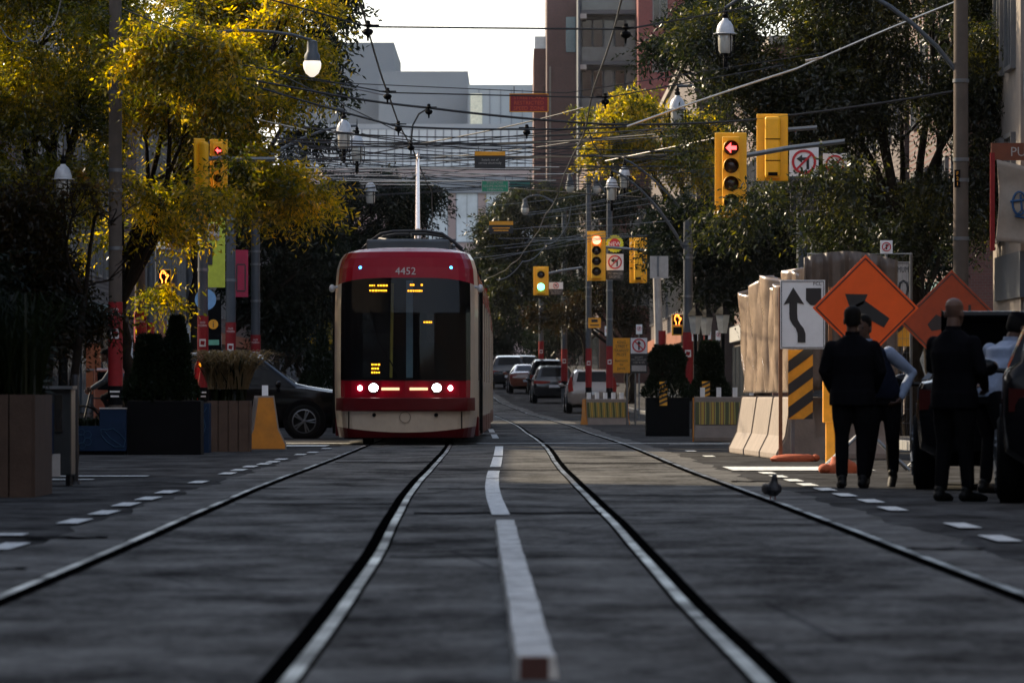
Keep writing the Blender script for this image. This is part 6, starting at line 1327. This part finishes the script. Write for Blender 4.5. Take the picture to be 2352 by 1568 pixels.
MB().box((2.0, -.2, pw(0,425,585)[2]-g0), (16, .3, 1.7)).build('grey_band', GREYC, t)
# street behind and beside the camera: it shades the road and is mirrored in the glass
for i, (x0, x1, y0, y1, h) in enumerate(((-30,-12,64,105,8),(-32,-12,-60,64,20),(-32,-8.5,-900,-60,60),(12,32,20,92,10),(12,32,-60,20,12),(8.5,32,-900,-60,60))):
    building(['low brick row on the left beside the gold tree','stone row on the left beside the camera','tall stone row on the left behind the camera','brick row on the right beside the site hoarding','stone row on the right beside the camera','tall stone row on the right behind the camera'][i], x0, x1, y0, y1, h, [BRK,STONE,BRKD,BRKD,STONE,BRK][i], [('E' if x0 < 0 else 'W', min(14, int((y1-y0)/5)), 2, 3.5, 3.6, 1.6, 2.2, GLASSF, 1)])

# ---------------------------------------------------------------- overhead wires
WIRE = mat('wire_black', (.012,.012,.012), .6); WBR = mat('bright_wire', (.55,.5,.42), .25, .9)
def wire(label, pts, r=.011, m=WIRE, sag=0, name='span_wire', group=None, cat='wire', n=14):
    """pts: (x, y, d) pixels and distance of each support"""
    P = []
    W = [Vector(pw(*p)) for p in pts]
    for a, b in zip(W, W[1:]):
        for i in range(n): f = i/n; P.append(a.lerp(b, f)-Vector((0, 0, sag*4*f*(1-f))))
    P.append(W[-1]); o = MB().tube(P, r, 5).build(name, m, None, 60); return tag(o, label, cat, group)
for s_, tr, lb in ((-1, lambda d: interp(d, [(50,-1.86),(70,-1.88),(85,-1.98),(97,-2.0),(106,-1.95),(130,-1.9),(200,-2.9),(300,-5.8)]), 'contact wire over the left track running down to the streetcar pole'), (1, lambda d: rt(d)+.03*math.sin(d*.2), 'contact wire over the right track')):
    P = [(tr(d), d, 5.72+gz(d)+.05*abs(math.sin((d-68)*PI/20))*-1) for d in [50+3*i for i in range(75)]]
    tag(MB().tube(P, .014, 5).build('contact_wire', WIRE, None, 60), lb, 'wire')
wire('topmost span wire crossing the white sky with two insulators', [(480,-40,68),(845,62,68),(1437,68,68),(1760,10,68)], .012)
wire('second span wire below the sky, with two insulators', [(560,150,88),(890,213,88),(1390,225,88),(1800,150,88)], .011)
wire('thin wire just above the second span wire', [(600,170,92),(760,190,92),(1300,214,92),(1900,120,92)], .008)
wire('thick black cable rising from the right pole to upper left', [(290,120,98),(700,206,98),(985,248,98),(1397,286,98),(1720,276,98),(2190,210,98)], .022, sag=.03)
wire('black cable that meets the bright guy over the brick tower', [(560,190,95),(910,290,95),(1180,297,95),(1440,291,95)], .018, sag=.02)
wire('bright guy wire climbing to the top of the concrete pole', [(1437,292,96),(1830,158,97),(2196,4,98)], .02, WBR, sag=-.02)
wire('bright wire climbing from the tangle towards the red arrow signal', [(1390,370,118),(1640,318,116),(1840,262,114)], .012, WBR)
wire('pale short rod hanging among the right tree branches', [(2002,132,84),(1890,132,84),(1850,140,84)][1:], .018, WBR, name='guy_rod')
wire('pale guy wire leaving the stout left pole', [(282,92,106),(480,150,104),(690,178,104),(900,222,104)], .014, STEEL)
wire('bright guy rod glinting within the gold tree', [(240,130,100),(205,250,100),(165,350,100)], .016, WBR, name='guy_rod')
wire('bright taut wire end beside the two left lantern arms', [(560,268,100),(650,288,100),(705,300,100)], .016, WBR, name='guy_rod')
wire('long wire from the gold tree down to the streetcar pole', [(280,20,90),(620,160,96),(890,290,104),(985,338,112)], .011)
wire('slack loop of thin cable at the top left corner', [(0,60,66),(60,84,66),(110,60,66),(140,0,66)], .008, STEEL, sag=.12)
TG = 'tangle of thin wires above the streetcar'
tg = random.Random(12)
for i in range(40):
    y = 300+tg.random()**.9*130; x0 = tg.uniform(480, 760); x1 = tg.uniform(1330, 1700); d = 104+(y-318)*.42+tg.uniform(-2, 2); tl = tg.uniform(-70, 60)
    wire('thin dark wire in the tangle above the streetcar', [(x0, y-tl*.8-22, d), ((x0+x1)/2+tg.uniform(-120, 120), y, d), (x1, y+tl-16, d+tg.uniform(-4, 4))], tg.choice((.008,.01,.013)), WIRE, sag=tg.uniform(0, .06), group=TG, n=8)
TG2 = 'glinting wires in the tangle above the streetcar'
for i in range(11):
    y = 372+tg.random()*52; x0 = tg.uniform(520, 1000); x1 = x0+tg.uniform(150, 560); d = 124+tg.uniform(-3, 6)
    wire('thin glinting wire in the tangle above the streetcar', [(x0, y, d), (x1, y+tg.uniform(-14, 14), d)], .012, WBR, group=TG2, n=3)
TG3 = 'thin wires crossing the dark trees'
for i in range(14):
    y = tg.uniform(440, 600); x0 = tg.uniform(1060, 1250); d = 150+tg.uniform(-10, 40); wire('thin pale wire crossing in front of the dark far trees', [(x0, y+20, d), (x0+tg.uniform(200, 420), y+tg.uniform(-40, 10), d)], .009, STEEL, group=TG3, n=6, sag=.05)
wire('looped garland cable hanging in front of the right trees', [(1312,470,150),(1300,520,150),(1255,560,150),(1200,600,150),(1140,642,150)], .014, STEEL, sag=.14, name='garland_cable')
wire('curved pull off rod with a dark weight over the streetcar', [(985,248,100),(962,262,100),(948,288,100),(944,330,100)], .016, WIRE, name='pull_off_rod', sag=0)
wire('curved pull off rod left of the yellow green tree', [(1350,292,102),(1362,330,102),(1385,362,102)], .012, WIRE, name='pull_off_rod')
def insul(x, y, d, label):
    t = thing('insulator', label, 'insulator', pw(x, y, d)); MB().lathe([(.008,.08),(.03,.07),(.03,.04),(.058,.02),(.02,.0),(.02,-.02),(.058,-.035),(.07,-.065),(.05,-.1),(.018,-.115),(.012,-.17),(.004,-.18)], (0,0,0), 10).build('body', BLACK, t, 40); MB().tube([(-.14,0,.02),(.14,0,.02)], .011, 5).build('clamp', BLACK, t)
for a in ((845,62,68,'dark insulator on the topmost wire against white sky'),(1437,68,68,'dark insulator on the topmost wire before the glass tower'),(890,213,88,'dark insulator on the second wire above the streetcar'),(1390,225,88,'dark insulator on the second wire by the yellow green tree'),(915,288,96,'dark insulator on the black cable near the trolley pole'),(985,249,98,'small dark weight at the head of the curved rod'),(944,332,102,'dark insulator at the foot of the curved rod'),(1210,296,96,'dark junction piece on the black cable beneath the red sign')): insul(*a)
# ---------------------------------------------------------------- air
hz_ = MB().box((0, 330, 24.5), (300, 680, 51.5)); hm = bpy.data.materials.new('haze'); n_, l_ = nt(hm); n_.remove(n_['Principled BSDF']); pv_ = n_.new('ShaderNodeVolumePrincipled')
pv_.inputs['Color'].default_value = (.93,.96,1,1); pv_.inputs['Density'].default_value = .00003; pv_.inputs['Anisotropy'].default_value = .35; l_.new(pv_.outputs[0], n_['Material Output'].inputs['Volume'])
tag(hz_.build('haze', hm), kind='stuff')
